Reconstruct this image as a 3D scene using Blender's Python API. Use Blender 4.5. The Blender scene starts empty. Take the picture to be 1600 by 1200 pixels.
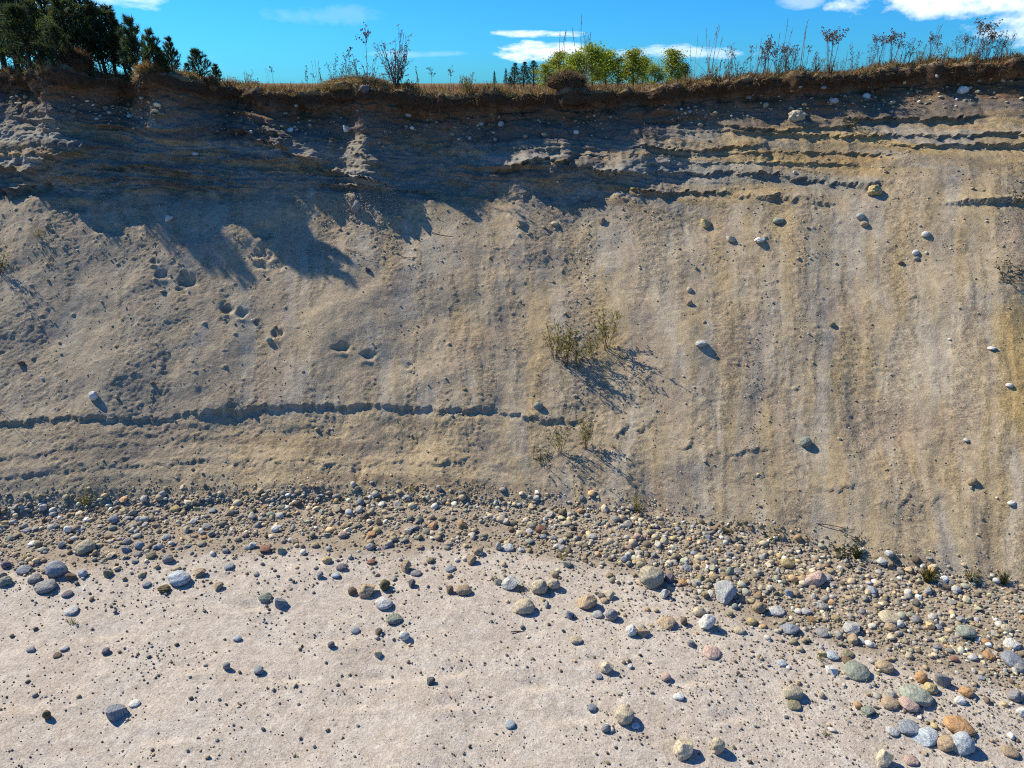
import bpy, math, random
import numpy as np
from mathutils import Vector, Matrix
R = math.radians
rng = np.random.default_rng(7)
random.seed(7)
SC = bpy.context.scene
COL = SC.collection

# ------------------------------------------------------------------ camera
F = 1081.0                      # focal length in photograph pixels (1600 wide)
PITCH = R(23.5)
CZ = 8.0
cam_d = bpy.data.cameras.new('camera')
cam_d.sensor_width = 36.0
cam_d.lens = 36.0 * F / 1600.0
cam_d.clip_start = 0.1
cam_d.clip_end = 3000.0
cam = bpy.data.objects.new('camera', cam_d)
COL.objects.link(cam)
cam.location = (0, 0, CZ)
cam.rotation_euler = (R(90) - PITCH, 0, 0)
SC.camera = cam

# ------------------------------------------------------------------ sun, sky, exposure
SUN_EL = R(41.0)
SUN_LEFT = R(57.0)              # angle of the sun to the left of straight ahead, behind the bank
sun_vec = Vector((-math.sin(SUN_LEFT) * math.cos(SUN_EL), math.cos(SUN_LEFT) * math.cos(SUN_EL), math.sin(SUN_EL)))
sd = bpy.data.lights.new('sun', 'SUN')
sd.energy = 4.8
sd.angle = R(0.5)
sd.color = (1.0, 0.92, 0.75)
so = bpy.data.objects.new('sun', sd)
COL.objects.link(so)
so.location = (-30, 30, 40)
so.rotation_euler = sun_vec.to_track_quat('Z', 'Y').to_euler()

SC.view_settings.view_transform = 'Standard'
SC.view_settings.look = 'None'
SC.view_settings.gamma = 1.0
SC.view_settings.exposure = 0.6
SC.view_settings.use_curve_mapping = False
SC.cycles.max_bounces = 5
SC.cycles.diffuse_bounces = 3
SC.cycles.transparent_max_bounces = 6
SC.cycles.use_denoising = False
SC.cycles.filter_width = 1.1

W = bpy.data.worlds.new('World')
SC.world = W
W.use_nodes = True
nt = W.node_tree
nt.nodes.clear()
N, L = nt.nodes, nt.links


def nd(tree, typ, **kw):
    n = tree.nodes.new(typ)
    for k, v in kw.items():
        setattr(n, k, v)
    return n


def mth(tree, op, a, b=None, c=None, clamp=False):
    n = tree.nodes.new('ShaderNodeMath')
    n.operation = op
    n.use_clamp = clamp
    for i, v in enumerate((a, b, c)):
        if v is None:
            continue
        if isinstance(v, (int, float)):
            n.inputs[i].default_value = v
        else:
            tree.links.new(v, n.inputs[i])
    return n.outputs[0]


sky = nd(nt, 'ShaderNodeTexSky', sky_type='NISHITA')
sky.sun_disc = False
sky.sun_elevation = SUN_EL
sky.sun_rotation = -SUN_LEFT
sky.altitude = 0.0
sky.air_density = 1.0
sky.dust_density = 0.2
sky.ozone_density = 3.0
tint = nd(nt, 'ShaderNodeMix', data_type='RGBA', blend_type='MULTIPLY')
tint.inputs[0].default_value = 1.0
tint.inputs[7].default_value = (0.11, 0.55, 1.06, 1)
L.new(sky.outputs[0], tint.inputs[6])
tc = nd(nt, 'ShaderNodeTexCoord')
sx = nd(nt, 'ShaderNodeSeparateXYZ')
L.new(tc.outputs['Generated'], sx.inputs[0])
az = mth(nt, 'ARCTAN2', sx.outputs[0], sx.outputs[1])
el = mth(nt, 'ARCSINE', sx.outputs[2])
cv = nd(nt, 'ShaderNodeCombineXYZ')
L.new(mth(nt, 'MULTIPLY', az, 7.0), cv.inputs[0])
L.new(mth(nt, 'MULTIPLY', el, 26.0), cv.inputs[1])
nz = nd(nt, 'ShaderNodeTexNoise')
nz.inputs['Scale'].default_value = 2.2
nz.inputs['Detail'].default_value = 7.0
nz.inputs['Roughness'].default_value = 0.62
L.new(cv.outputs[0], nz.inputs['Vector'])
nzc = mth(nt, 'SUBTRACT', nz.outputs[0], 0.5)


cv2 = nd(nt, 'ShaderNodeCombineXYZ')
L.new(mth(nt, 'MULTIPLY', az, 9.0), cv2.inputs[0])
L.new(mth(nt, 'MULTIPLY', el, 16.0), cv2.inputs[1])
nzf = nd(nt, 'ShaderNodeTexNoise')
nzf.inputs['Scale'].default_value = 2.4
nzf.inputs['Detail'].default_value = 8.0
nzf.inputs['Roughness'].default_value = 0.6
L.new(cv2.outputs[0], nzf.inputs['Vector'])
nzfc = mth(nt, 'SUBTRACT', nzf.outputs[0], 0.5)


def cloud(a0, e0, sa, se, amp, fluffy=0):
    """one bank of cloud at azimuth a0, elevation e0 (degrees)"""
    p = mth(nt, 'DIVIDE', mth(nt, 'SUBTRACT', az, R(a0)), R(sa))
    q = mth(nt, 'DIVIDE', mth(nt, 'SUBTRACT', el, R(e0)), R(se))
    r2 = mth(nt, 'ADD', mth(nt, 'MULTIPLY', p, p), mth(nt, 'MULTIPLY', q, q))
    g = mth(nt, 'SUBTRACT', 1.0, r2)
    g = mth(nt, 'ADD', g, mth(nt, 'MULTIPLY', nzfc if fluffy else nzc, 4.6))
    return mth(nt, 'MULTIPLY', mth(nt, 'SMOOTH_MIN', mth(nt, 'MAXIMUM', g, 0.0), 1.0, 0.3), amp)


CL = [cloud(2.4, 2.15, 4.0, 0.75, 1.0), cloud(1.5, 3.35, 3.4, 0.28, 0.75), cloud(12.2, 2.1, 6.0, 0.5, 0.5),
      cloud(30.5, 4.7, 7.0, 1.5, 0.85, 1), cloud(34.0, 3.6, 4.0, 1.2, 0.7, 1), cloud(-13.5, 4.4, 4.5, 0.7, 0.1, 1), cloud(-28.0, 5.2, 5.0, 0.8, 0.5),
      cloud(20.0, 5.0, 1.5, 0.4, 0.3), cloud(-7.0, 2.0, 4.0, 0.25, 0.15)]
m = CL[0]
for c in CL[1:]:
    m = mth(nt, 'MAXIMUM', m, c)
# the same broken cloud all round the rest of the sky
nz2 = nd(nt, 'ShaderNodeTexNoise')
nz2.inputs['Scale'].default_value = 3.0
nz2.inputs['Detail'].default_value = 6.0
L.new(tc.outputs['Generated'], nz2.inputs['Vector'])
gen = mth(nt, 'MULTIPLY', mth(nt, 'SUBTRACT', nz2.outputs[0], 0.58), 5.0, clamp=True)
hi = mth(nt, 'MULTIPLY', mth(nt, 'SUBTRACT', el, R(9)), 4.0, clamp=True)
m = mth(nt, 'MAXIMUM', m, mth(nt, 'MULTIPLY', mth(nt, 'MULTIPLY', gen, hi), 0.6))
cm = nd(nt, 'ShaderNodeMix', data_type='RGBA')
L.new(m, cm.inputs[0])
L.new(tint.outputs[2], cm.inputs[6])
cm.inputs[7].default_value = (9.0, 9.6, 10.0, 1)
bg = nd(nt, 'ShaderNodeBackground')
bg.inputs[1].default_value = 0.096
L.new(cm.outputs[2], bg.inputs[0])
wo = nd(nt, 'ShaderNodeOutputWorld')
L.new(bg.outputs[0], wo.inputs[0])

# ------------------------------------------------------------------ helpers
CP, SP = math.cos(PITCH), math.sin(PITCH)


def ray(px, py):
    u, v = (px - 800.0) / F, (600.0 - py) / F
    return np.array([u, CP + v * SP, -SP + v * CP])      # depth along the optical axis is 1


def project(x, y, z):
    zz = z - CZ
    dep = y * CP - zz * SP
    up = y * SP + zz * CP
    return 800.0 + F * x / dep, 600.0 - F * up / dep, dep


_perm = np.random.default_rng(3).permutation(4096)


def perlin(x, y, seed=0):
    x = np.asarray(x, dtype=np.float64) + seed * 17.31
    y = np.asarray(y, dtype=np.float64) + seed * 9.77
    xi, yi = np.floor(x).astype(np.int64), np.floor(y).astype(np.int64)
    xf, yf = x - xi, y - yi
    u, v = xf * xf * xf * (xf * (xf * 6 - 15) + 10), yf * yf * yf * (yf * (yf * 6 - 15) + 10)

    def g(ix, iy, dx, dy):
        h = _perm[(_perm[ix & 4095] + iy) & 4095] * (2 * math.pi / 4096)
        return np.cos(h) * dx + np.sin(h) * dy
    a, b = g(xi, yi, xf, yf), g(xi + 1, yi, xf - 1, yf)
    c, d = g(xi, yi + 1, xf, yf - 1), g(xi + 1, yi + 1, xf - 1, yf - 1)
    return ((a + u * (b - a)) * (1 - v) + (c + u * (d - c)) * v) * 1.5


def fbm(x, y, octv=4, seed=0, gain=0.5):
    t, a, f = 0, 1.0, 1.0
    for i in range(octv):
        t = t + a * perlin(x * f, y * f, seed + i * 3)
        a *= gain
        f *= 2.03
    return t


def sstep(a, b, x):
    t = np.clip((x - a) / (b - a), 0, 1)
    return t * t * (3 - 2 * t)


def mesh_np(name, verts, faces, mat=None, smooth=True, color=None, loops=None):
    """verts (n,3); faces (m,k) of one size k"""
    me = bpy.data.meshes.new(name)
    n, (mf, k) = len(verts), faces.shape
    me.vertices.add(n)
    me.vertices.foreach_set('co', np.ascontiguousarray(verts, dtype=np.float32).ravel())
    me.loops.add(mf * k)
    me.loops.foreach_set('vertex_index', np.ascontiguousarray(faces, dtype=np.int32).ravel())
    me.polygons.add(mf)
    me.polygons.foreach_set('loop_start', np.arange(mf, dtype=np.int32) * k)
    if smooth:
        me.polygons.foreach_set('use_smooth', np.ones(mf, dtype=bool))
    me.update(calc_edges=True)
    if color is not None:
        at = me.color_attributes.new('tone', 'FLOAT_COLOR', 'POINT')
        c4 = np.ones((n, 4), dtype=np.float32)
        c4[:, :color.shape[1]] = color
        at.data.foreach_set('color', c4.ravel())
    if mat:
        me.materials.append(mat)
    return me


def link(name, me, parent=None, kind=None):
    o = bpy.data.objects.new(name, me)
    COL.objects.link(o)
    if parent:
        o.parent = parent
    if kind:
        o['kind'] = kind
    return o


def tag(o, label=None, cat=None, group=None):
    if label:
        o['label'] = label
    if cat:
        o['category'] = cat
    if group:
        o['group'] = group
    return o


def empty(name, loc, rz=0.0, sc=1.0):
    o = bpy.data.objects.new(name, None)
    o.empty_display_size = 0.1
    COL.objects.link(o)
    o.location = loc
    o.rotation_euler = (0, 0, rz)
    o.scale = (sc, sc, sc)
    return o


# ------------------------------------------------------------------ materials
def mat_new(name):
    m_ = bpy.data.materials.new(name)
    m_.use_nodes = True
    t = m_.node_tree
    b = t.nodes['Principled BSDF']
    b.inputs['Roughness'].default_value = 0.95
    b.inputs['Specular IOR Level'].default_value = 0.15
    return m_, t, b


def noise(t, vec, scale, detail=4.0, rough=0.55):
    n = t.nodes.new('ShaderNodeTexNoise')
    n.inputs['Scale'].default_value = scale
    n.inputs['Detail'].default_value = detail
    n.inputs['Roughness'].default_value = rough
    if vec is not None:
        t.links.new(vec, n.inputs['Vector'])
    return n.outputs[0]


def mulcol(t, a, b, fac=1.0):
    n = t.nodes.new('ShaderNodeMix')
    n.data_type = 'RGBA'
    n.blend_type = 'MULTIPLY'
    n.inputs[0].default_value = fac
    for s, v in ((6, a), (7, b)):
        if isinstance(v, tuple):
            n.inputs[s].default_value = v
        else:
            t.links.new(v, n.inputs[s])
    return n.outputs[2]


def ramp(t, v, stops):
    n = t.nodes.new('ShaderNodeValToRGB')
    e = n.color_ramp.elements
    e[0].position, e[0].color = stops[0]
    e[1].position, e[1].color = stops[-1]
    for p, c in stops[1:-1]:
        k = e.new(p)
        k.color = c
    t.links.new(v, n.inputs[0])
    return n.outputs[0]


def grey(v):
    return (v, v, v, 1)


def bump(t, b, h, strength, dist, nrm=None):
    n = t.nodes.new('ShaderNodeBump')
    n.inputs['Strength'].default_value = strength
    n.inputs['Distance'].default_value = dist
    t.links.new(h, n.inputs['Height'])
    if nrm is not None:
        t.links.new(nrm, n.inputs['Normal'])
    t.links.new(n.outputs[0], b.inputs['Normal'])
    return n.outputs[0]


def earth_material(name, grain, spread):
    m_, t, b = mat_new(name)
    at = t.nodes.new('ShaderNodeVertexColor')
    at.layer_name = 'tone'
    co = t.nodes.new('ShaderNodeTexCoord').outputs['Object']
    n1 = noise(t, co, 45.0, 6.0, 0.7)
    n2 = noise(t, co, 6.0, 5.0, 0.6)
    c = mulcol(t, at.outputs[0], ramp(t, n1, [(0.3, grey(0.62)), (0.5, grey(1.0)), (0.72, grey(1.28))]))
    c = mulcol(t, c, ramp(t, n2, [(0.3, (0.86, 0.83, 0.8, 1)), (0.7, (1.12, 1.12, 1.12, 1))]))
    vo = t.nodes.new('ShaderNodeTexVoronoi')
    vo.inputs['Scale'].default_value = 28.0
    t.links.new(co, vo.inputs['Vector'])
    # scattered dark and pale grains
    dots = ramp(t, vo.outputs['Distance'], [(0.0, grey(0.5)), (0.16, grey(0.62)), (0.26, grey(1.0))])
    vs = t.nodes.new('ShaderNodeSeparateColor')
    t.links.new(vo.outputs['Color'], vs.inputs[0])
    pick = mth(t, 'GREATER_THAN', vs.outputs[0], 0.78)
    mx = t.nodes.new('ShaderNodeMix')
    mx.data_type = 'RGBA'
    mx.blend_type = 'MULTIPLY'
    t.links.new(pick, mx.inputs[0])
    t.links.new(c, mx.inputs[6])
    t.links.new(dots, mx.inputs[7])
    t.links.new(mx.outputs[2], b.inputs['Base Color'])
    h = mth(t, 'ADD', mth(t, 'MULTIPLY', n1, 0.7), mth(t, 'MULTIPLY', noise(t, co, 16.0, 5.0, 0.65), 1.0))
    n3 = noise(t, co, 24.0, 4.0, 0.75)
    gr_ = t.nodes.new('ShaderNodeMix')
    gr_.data_type = 'RGBA'
    gr_.blend_type = 'MULTIPLY'
    t.links.new(mth(t, 'MULTIPLY', at.outputs[1], spread), gr_.inputs[0])
    t.links.new(mx.outputs[2], gr_.inputs[6])
    t.links.new(ramp(t, n3, [(0.34, (.42, .40, .38, 1)), (0.48, grey(1.0)), (0.68, (1.45, 1.4, 1.32, 1))]), gr_.inputs[7])
    t.links.new(gr_.outputs[2], b.inputs['Base Color'])
    h = mth(t, 'ADD', h, mth(t, 'MULTIPLY', mth(t, 'MULTIPLY', n3, at.outputs[1]), 1.2))
    bump(t, b, h, grain, 0.04)
    return m_


M_BANK = earth_material('bank_sand', 0.5, 0.7)
M_FLOOR = earth_material('floor_sand', 0.45, 0.35)


def stone_material(name, per_object):
    m_, t, b = mat_new(name)
    b.inputs['Roughness'].default_value = 0.8
    b.inputs['Specular IOR Level'].default_value = 0.25
    co = t.nodes.new('ShaderNodeTexCoord').outputs['Object']
    if per_object:
        oi = t.nodes.new('ShaderNodeObjectInfo')
        base = oi.outputs['Color']
        add = t.nodes.new('ShaderNodeVectorMath')
        add.operation = 'ADD'
        sc_ = t.nodes.new('ShaderNodeVectorMath')
        sc_.operation = 'SCALE'
        sc_.inputs[0].default_value = (37.0, 19.0, 53.0)
        t.links.new(oi.outputs['Random'], sc_.inputs['Scale'])
        t.links.new(co, add.inputs[0])
        t.links.new(sc_.outputs[0], add.inputs[1])
        co = add.outputs[0]
        s1, s2, s3 = 2.2, 14.0, 1.0
        st = t.nodes.new('ShaderNodeTexWave')
        st.inputs['Scale'].default_value = 1.3
        st.inputs['Distortion'].default_value = 6.0
        st.inputs['Detail'].default_value = 3.0
        t.links.new(co, st.inputs['Vector'])
        base = mulcol(t, base, ramp(t, st.outputs['Color'], [(0.0, grey(0.78)), (0.6, grey(1.05)), (1.0, grey(1.12))]), 0.8)
    else:
        at = t.nodes.new('ShaderNodeVertexColor')
        at.layer_name = 'tone'
        base = at.outputs[0]
        s1, s2, s3 = 18.0, 90.0, 0.15
    n1 = noise(t, co, s1, 5.0, 0.6)
    n2 = noise(t, co, s2, 4.0, 0.7)
    c = mulcol(t, base, ramp(t, n1, [(0.3, (0.7, 0.68, 0.66, 1)), (0.5, grey(1.0)), (0.7, (1.22, 1.2, 1.15, 1))]))
    c = mulcol(t, c, ramp(t, n2, [(0.34, grey(0.62)), (0.5, grey(1.0)), (0.68, grey(1.25))]))
    t.links.new(c, b.inputs['Base Color'])
    h = mth(t, 'ADD', n1, mth(t, 'MULTIPLY', n2, 0.3))
    bump(t, b, h, 0.5, 0.05 * s3 * 2)
    return m_


M_STONE = stone_material('stone', True)
M_COBBLES = stone_material('cobble_mix', False)


def leaf_material(name, attr=True, col=(0.1, 0.12, 0.04), trans=0.35):
    m_, t, b = mat_new(name)
    b.inputs['Roughness'].default_value = 0.7
    if attr:
        at = t.nodes.new('ShaderNodeVertexColor')
        at.layer_name = 'tone'
        c = at.outputs[0]
    else:
        co = t.nodes.new('ShaderNodeTexCoord').outputs['Object']
        c = mulcol(t, (*col, 1), ramp(t, noise(t, co, 3.0, 4.0), [(0.3, grey(0.6)), (0.7, grey(1.4))]))
    t.links.new(c, b.inputs['Base Color'])
    if trans:
        tr = t.nodes.new('ShaderNodeBsdfTranslucent')
        t.links.new(c, tr.inputs[0])
        ms = t.nodes.new('ShaderNodeMixShader')
        ms.inputs[0].default_value = trans
        t.links.new(b.outputs[0], ms.inputs[1])
        t.links.new(tr.outputs[0], ms.inputs[2])
        t.links.new(ms.outputs[0], t.nodes['Material Output'].inputs[0])
    return m_


M_LEAF = leaf_material('leaf', trans=0.5)
M_STEM = leaf_material('dry_stem', trans=0)
M_BARK = leaf_material('bark', attr=False, col=(0.09, 0.065, 0.045), trans=0)

# ------------------------------------------------------------------ the sand bank
TH = math.tan(R(34.5))
cpx = np.array([-150, 0, 200, 400, 600, 800, 1000, 1200, 1400, 1600, 1750])
ctoe = np.array([802, 795, 785, 778, 778, 788, 806, 846, 885, 932, 985])
tw = []
for px, py in zip(cpx, ctoe):
    d = ray(px, py)
    k = -CZ / d[2]
    tw.append((d[0] * k, d[1] * k))
tw = np.array(tw)
tx = np.concatenate([[-60, -20], tw[:, 0], [13, 20, 60]])
ty = np.concatenate([[tw[0, 1] + .3, tw[0, 1]], tw[:, 1], [tw[-1, 1] - 1.0, tw[-1, 1] - 1.6, tw[-1, 1] - 2]])
_g = np.linspace(-60, 60, 2401)
_t = np.interp(_g, tx, ty)
_kk = np.hanning(41)
_kk /= _kk.sum()
_t = np.convolve(np.pad(_t, 20, mode='edge'), _kk, mode='valid')


def toe_y(x):
    return np.interp(x, _g, _t)


# image row of the foot of the cliff and of the sod lip, and how far the cliff leans back (m)
bpx = np.array([-150, 0, 150, 300, 450, 600, 800, 1000, 1200, 1330, 1400, 1600, 1750])
bpy_ = np.array([300, 300, 305, 300, 298, 300, 315, 312, 300, 285, 245, 238, 235])
lpx = np.array([-150, 0, 100, 200, 300, 400, 500, 600, 700, 850, 1000, 1100, 1200, 1300, 1400, 1500, 1600, 1750])
lpy = np.array([112, 116, 124, 128, 131, 143, 148, 148, 151, 146, 143, 131, 122, 118, 110, 101, 95, 84])
ux = np.array([-150, 0, 100, 170, 300, 450, 600, 800, 950, 1100, 1300, 1600, 1750])
uw = np.array([2.7, 2.7, 2.5, 1.8, 1.5, 1.75, 1.55, 1.8, 2.3, 2.3, 2.2, 2.0, 2.0])
ys = np.linspace(6, 32, 2601)
bx, by, bz, lx, ly, lz = [], [], [], [], [], []
for px in np.arange(-150, 1751, 10):
    d = ray(px, np.interp(px, bpx, bpy_))
    k = ys / d[1]
    surf = TH * (ys - toe_y(d[0] * k))
    i = np.argmax(CZ + d[2] * k < surf)
    bx.append(d[0] * k[i]); by.append(ys[i]); bz.append(surf[i])
    w = np.interp(px, ux, uw)
    d2 = ray(px, np.interp(px, lpx, lpy))
    k2 = (ys[i] + w) / d2[1]
    lx.append(d2[0] * k2); ly.append(ys[i] + w); lz.append(CZ + d2[2] * k2)


def smooth_in(xs, vs, q, s=0.5):
    g = np.linspace(-60, 60, 4801)
    v = np.interp(g, xs, vs)
    n = int(s / 0.025) | 1
    kk = np.hanning(n + 2)
    kk /= kk.sum()
    v = np.convolve(np.pad(v, (n + 1) // 2, mode='edge'), kk, mode='valid')
    return np.interp(q, g, v[:len(g)])


inner = np.arange(-17.5, 17.51, 0.033)
outer = 17.5 + np.cumsum(0.05 * 1.14 ** np.arange(32))
U = np.concatenate([-outer[::-1], inner, outer])
NU = len(U)
yt = toe_y(U)
yb, zb = smooth_in(bx, by, U), smooth_in(bx, bz, U)
yl, zc = smooth_in(lx, ly, U, .3), smooth_in(lx, lz, U, .3)
# the lip is eaten back in bays and stands out in noses
nose = fbm(U * .55, U * 0, 4, 21) * .38 + perlin(U * 2.7, U * 0, 25) * .08
yl = yl - nose * .8 - .75 * np.exp(-np.abs((U + 9.75) / .62) ** 1.6) - .8 * np.exp(-np.abs((U + 12.75) / .8) ** 1.6) + .4 * np.exp(-((U + 11.2) / .5) ** 2) + .75 * np.exp(-((U + 8.3) / .75) ** 2) - .7 * np.exp(-((U + 4.0) / .6) ** 2)
zc = zc + .16 * np.exp(-((U + 4.2) / .9) ** 2) + .3 * np.exp(-np.abs((U + 9.75) / .6) ** 1.5) + .3 * np.exp(-np.abs((U + 12.75) / .8) ** 1.5)


def lip_y(x):
    return np.interp(x, U, yl)


def lip_z(x):
    return np.interp(x, U, zc)


PLAT = 7.62
NS, NCL = 370, 190
s1 = np.linspace(0, 1, NS, endpoint=False)[:, None]
y0 = (yt - 0.9)[None]
Y1 = y0 + (yb[None] - y0) * s1
Z1 = TH * (Y1 - yt[None])
s2 = np.linspace(0, 1, NCL, endpoint=False)[:, None]
zl = zc - 0.42
Y2 = yb + (yl + .12 - yb) * (0.75 * s2 + 0.25 * s2 ** 0.6)
Z2 = zb + (zl - zb) * s2
s3 = np.linspace(0, 1, 22, endpoint=False)[:, None]
Y3 = (yl + .12) - .2 * np.sin(s3 * 2.2)
Z3 = zl + .42 * s3
s4 = np.concatenate([np.linspace(0.0, .08, 10), np.linspace(.1, 1, 24)])[:, None]
Y4 = Y3[-1] + 7.0 * s4
Z4 = zc + (PLAT - zc) * sstep(.15, 1, s4) + .02
Yb = np.concatenate([Y1, Y2, Y3, Y4])
Zb = np.concatenate([Z1, Z2, Z3, Z4])
kk = np.hanning(13)
kk /= kk.sum()
pad = lambda A: np.pad(A, ((6, 6), (0, 0)), mode='edge')
Ys, Zs = np.zeros_like(Yb), np.zeros_like(Zb)
PY, PZ = pad(Yb), pad(Zb)
for i in range(13):
    Ys += kk[i] * PY[i:i + len(Yb)]
    Zs += kk[i] * PZ[i:i + len(Yb)]
wsm = np.ones(len(Yb))
wsm[NS + NCL - 6:] = 0.35
Yb = Yb * (1 - wsm[:, None]) + Ys * wsm[:, None]
Zb = Zb * (1 - wsm[:, None]) + Zs * wsm[:, None]
Xb = np.broadcast_to(U[None], Yb.shape).copy()
NV = len(Yb)
# normals of the bare profile
dYv, dZv = np.gradient(Yb, axis=0), np.gradient(Zb, axis=0)
nl = np.hypot(dYv, dZv) + 1e-9
nY, nZ = -dZv / nl, dYv / nl
PX, PYX, DEP = project(Xb, Yb, Zb)
S = np.concatenate([[0], np.cumsum(np.hypot(np.diff(Yb[:, NU // 2]), np.diff(Zb[:, NU // 2])))])[:, None] + 0 * Xb

row = np.arange(NV)[:, None] + 0 * Xb
m_slope = 1 - sstep(NS - 18, NS + 6, row)
m_cliff = sstep(NS - 14, NS + 8, row) * (1 - sstep(NS + NCL - 4, NS + NCL + 10, row))
m_lip = sstep(NS + NCL - 16, NS + NCL - 2, row) * (1 - sstep(NS + NCL + 30, NS + NCL + 34, row))
m_top = sstep(NS + NCL + 20, NS + NCL + 24, row)

disp = np.zeros_like(Xb)
wx = (PX - 800) / 57.0 + .22 * fbm(Xb * .5, S * .3, 3, 5)          # streaks run straight down the slope
# slope
coarse = sstep(.0, .32, perlin(wx * 1.0, S * .2, 41) + .8 * perlin(wx * 2.7, S * .25, 43) + .5 * perlin(wx * 5.5, S * .5, 45) + .3 * fbm(Xb * 2, S * 2, 3, 44))
lowpart = sstep(560, 700, PYX) * sstep(1150, 950, PX)
rill = sstep(300, 900, PX) * .8 + .2
d1 = fbm(Xb * .3, S * .3, 3, 1) * .16
d1 += perlin(wx * 1.1, S * .2, 2) * .03 * rill + perlin(wx * 3.0, S * .35, 3) * .012 * rill
d1 += fbm(Xb * 1.6, S * 1.6, 3, 4) * .02
d1 += fbm(Xb * 5.5, S * 5.5, 2, 9) * .007 * (.6 + coarse)
d1 += fbm(Xb * 12, S * 12, 2, 11) * .010 * (.25 + coarse + .5 * lowpart)
clod = np.maximum(0, perlin(Xb * 6.5, S * 6.5, 14) - .58) * .12 * sstep(.0, .5, perlin(Xb * .7, S * .7, 15) + .25)
d1 += clod
bench = sstep(640, 665, PYX + 6 * perlin(PX * .02, PX * 0, 17)) * sstep(800, 770, PYX) * sstep(900, 700, PX)
d1 += bench * (fbm(Xb * 3.2, S * 3.2, 4, 18) * .016 * sstep(-.2, .3, perlin(Xb * .8, S * 2.2, 19)) + .02 * perlin(Xb * .5, S * 4, 20))
d1 += .22 * sstep(655, 775, PYX) * sstep(900, 650, PX)                # the slumped foot lies flatter
disp += d1 * m_slope


def jag(px, amp, seed, f=.05):
    return amp * (perlin(px * f, px * 0 + seed, seed) + .6 * perlin(px * f * 3.1, px * 0 + seed, seed + 1))


def ledge(pts, A, Ltop, seed, jamp=5, soft=2.5, fray=.5, under=0.0, teeth=0):
    """a bed that stands proud: rises slowly above the line, breaks off sharply below it"""
    global disp
    xs, yy = np.array(pts, dtype=float).T
    near = (PX > xs[0] - 30) & (PX < xs[-1] + 30) & (PYX > yy.min() - 5 * Ltop - 20) & (PYX < yy.max() + 40)
    px, py = PX[near], PYX[near]
    j = jag(px, jamp, seed) + 2.6 * fbm(px * .07, py * .05, 4, seed + 4, .62)
    if teeth:
        j = j + teeth * (4 * perlin(px * .075, py * .05, seed + 6) + 3 * perlin(px * .19, py * .1, seed + 8) + 8 * np.maximum(0, perlin(px * .031, px * 0, seed + 7)))
    dd = np.interp(px, xs, yy) + j - py                    # >0 above the line
    endm = sstep(xs[0] - 25, xs[0] + 25, px) * sstep(xs[-1] + 25, xs[-1] - 25, px)
    var = np.clip(1 - fray + fray * 1.8 * (perlin(px * .021, px * 0 + seed, seed + 2) + .45), .08, 1.25)
    prof = np.where(dd > 0, np.exp(-np.maximum(dd, 0) / Ltop), 0) * sstep(-soft, soft * .3, dd)
    prof -= under * np.exp(-((dd + 6) / 5.0) ** 2)
    disp[near] += A * prof * endm * var


# the crusted scarp across the lower slope and the slumped benches under it
ledge([(-60, 668), (60, 660), (220, 656), (330, 640), (440, 631), (560, 632), (650, 640), (760, 641), (850, 656), (905, 655)], .055, 45, 61, 5, 1.2, .2, .4, .5)
ledge([(-60, 735), (100, 712), (250, 690), (420, 668), (520, 668)], .022, 18, 71, 7, 14, .5)
ledge([(-60, 768), (120, 745), (330, 720), (520, 728), (740, 726)], .03, 18, 76, 7, 14, .5)
ledge([(-60, 700), (150, 690), (300, 668), (420, 660)], .018, 12, 79, 7, 12, .5)
for (a, b, w, A, sd_) in ((985, 672, 40, .1, 81), (1110, 668, 18, .09, 83), (1075, 700, 16, .09, 84), (1150, 712, 70, .05, 86), (1215, 600, 26, .05, 87),
                          (1395, 788, 34, .07, 88), (1450, 790, 40, .05, 89), (1370, 700, 22, .07, 90), (1190, 745, 60, .04, 91), (1320, 765, 45, .05, 92),
                          (880, 640, 30, .06, 93), (1010, 590, 40, .05, 94)):
    ledge([(a - w * .8, b + 5), (a, b), (a + w * .8, b - 8)], A * .55, 16, sd_, 9, 1.8, .6)
# footprints walking up the slope, and other dents
for (a, b, rx, ry, dp) in ((413, 360, 13, 11, .16), (292, 437, 11, 9, .15), (283, 452, 7, 7, .1), (352, 480, 11, 7, .14), (376, 487, 8, 6, .1), (432, 519, 10, 7, .13),
                           (241, 408, 7, 4, .09), (254, 428, 8, 6, .1), (408, 412, 9, 6, .07), (536, 545, 10, 6, .1), (575, 556, 9, 6, .1), (640, 570, 8, 6, .06),
                           (125, 325, 14, 8, .12), (182, 360, 9, 9, .12), (156, 355, 8, 8, .1), (436, 412, 8, 7, .06), (418, 400, 6, 6, .07), (405, 395, 9, 6, .09),
                           (265, 575, 10, 22, .06), (560, 740, 8, 16, .08)):
    e = ((PX - a + 5 * perlin(PX * .09, PYX * .09, 47)) / rx) ** 2 + ((PYX - b + 4 * perlin(PX * .1, PYX * .1, 48)) / ry) ** 2
    disp -= dp * .8 * np.exp(-e * e * .7) * m_slope
    disp += dp * .35 * np.exp(-(((PX - a + rx * .3) / (rx * 1.1)) ** 2 + ((PYX - b - ry * 1.5) / (ry * .7)) ** 2)) * m_slope

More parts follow.
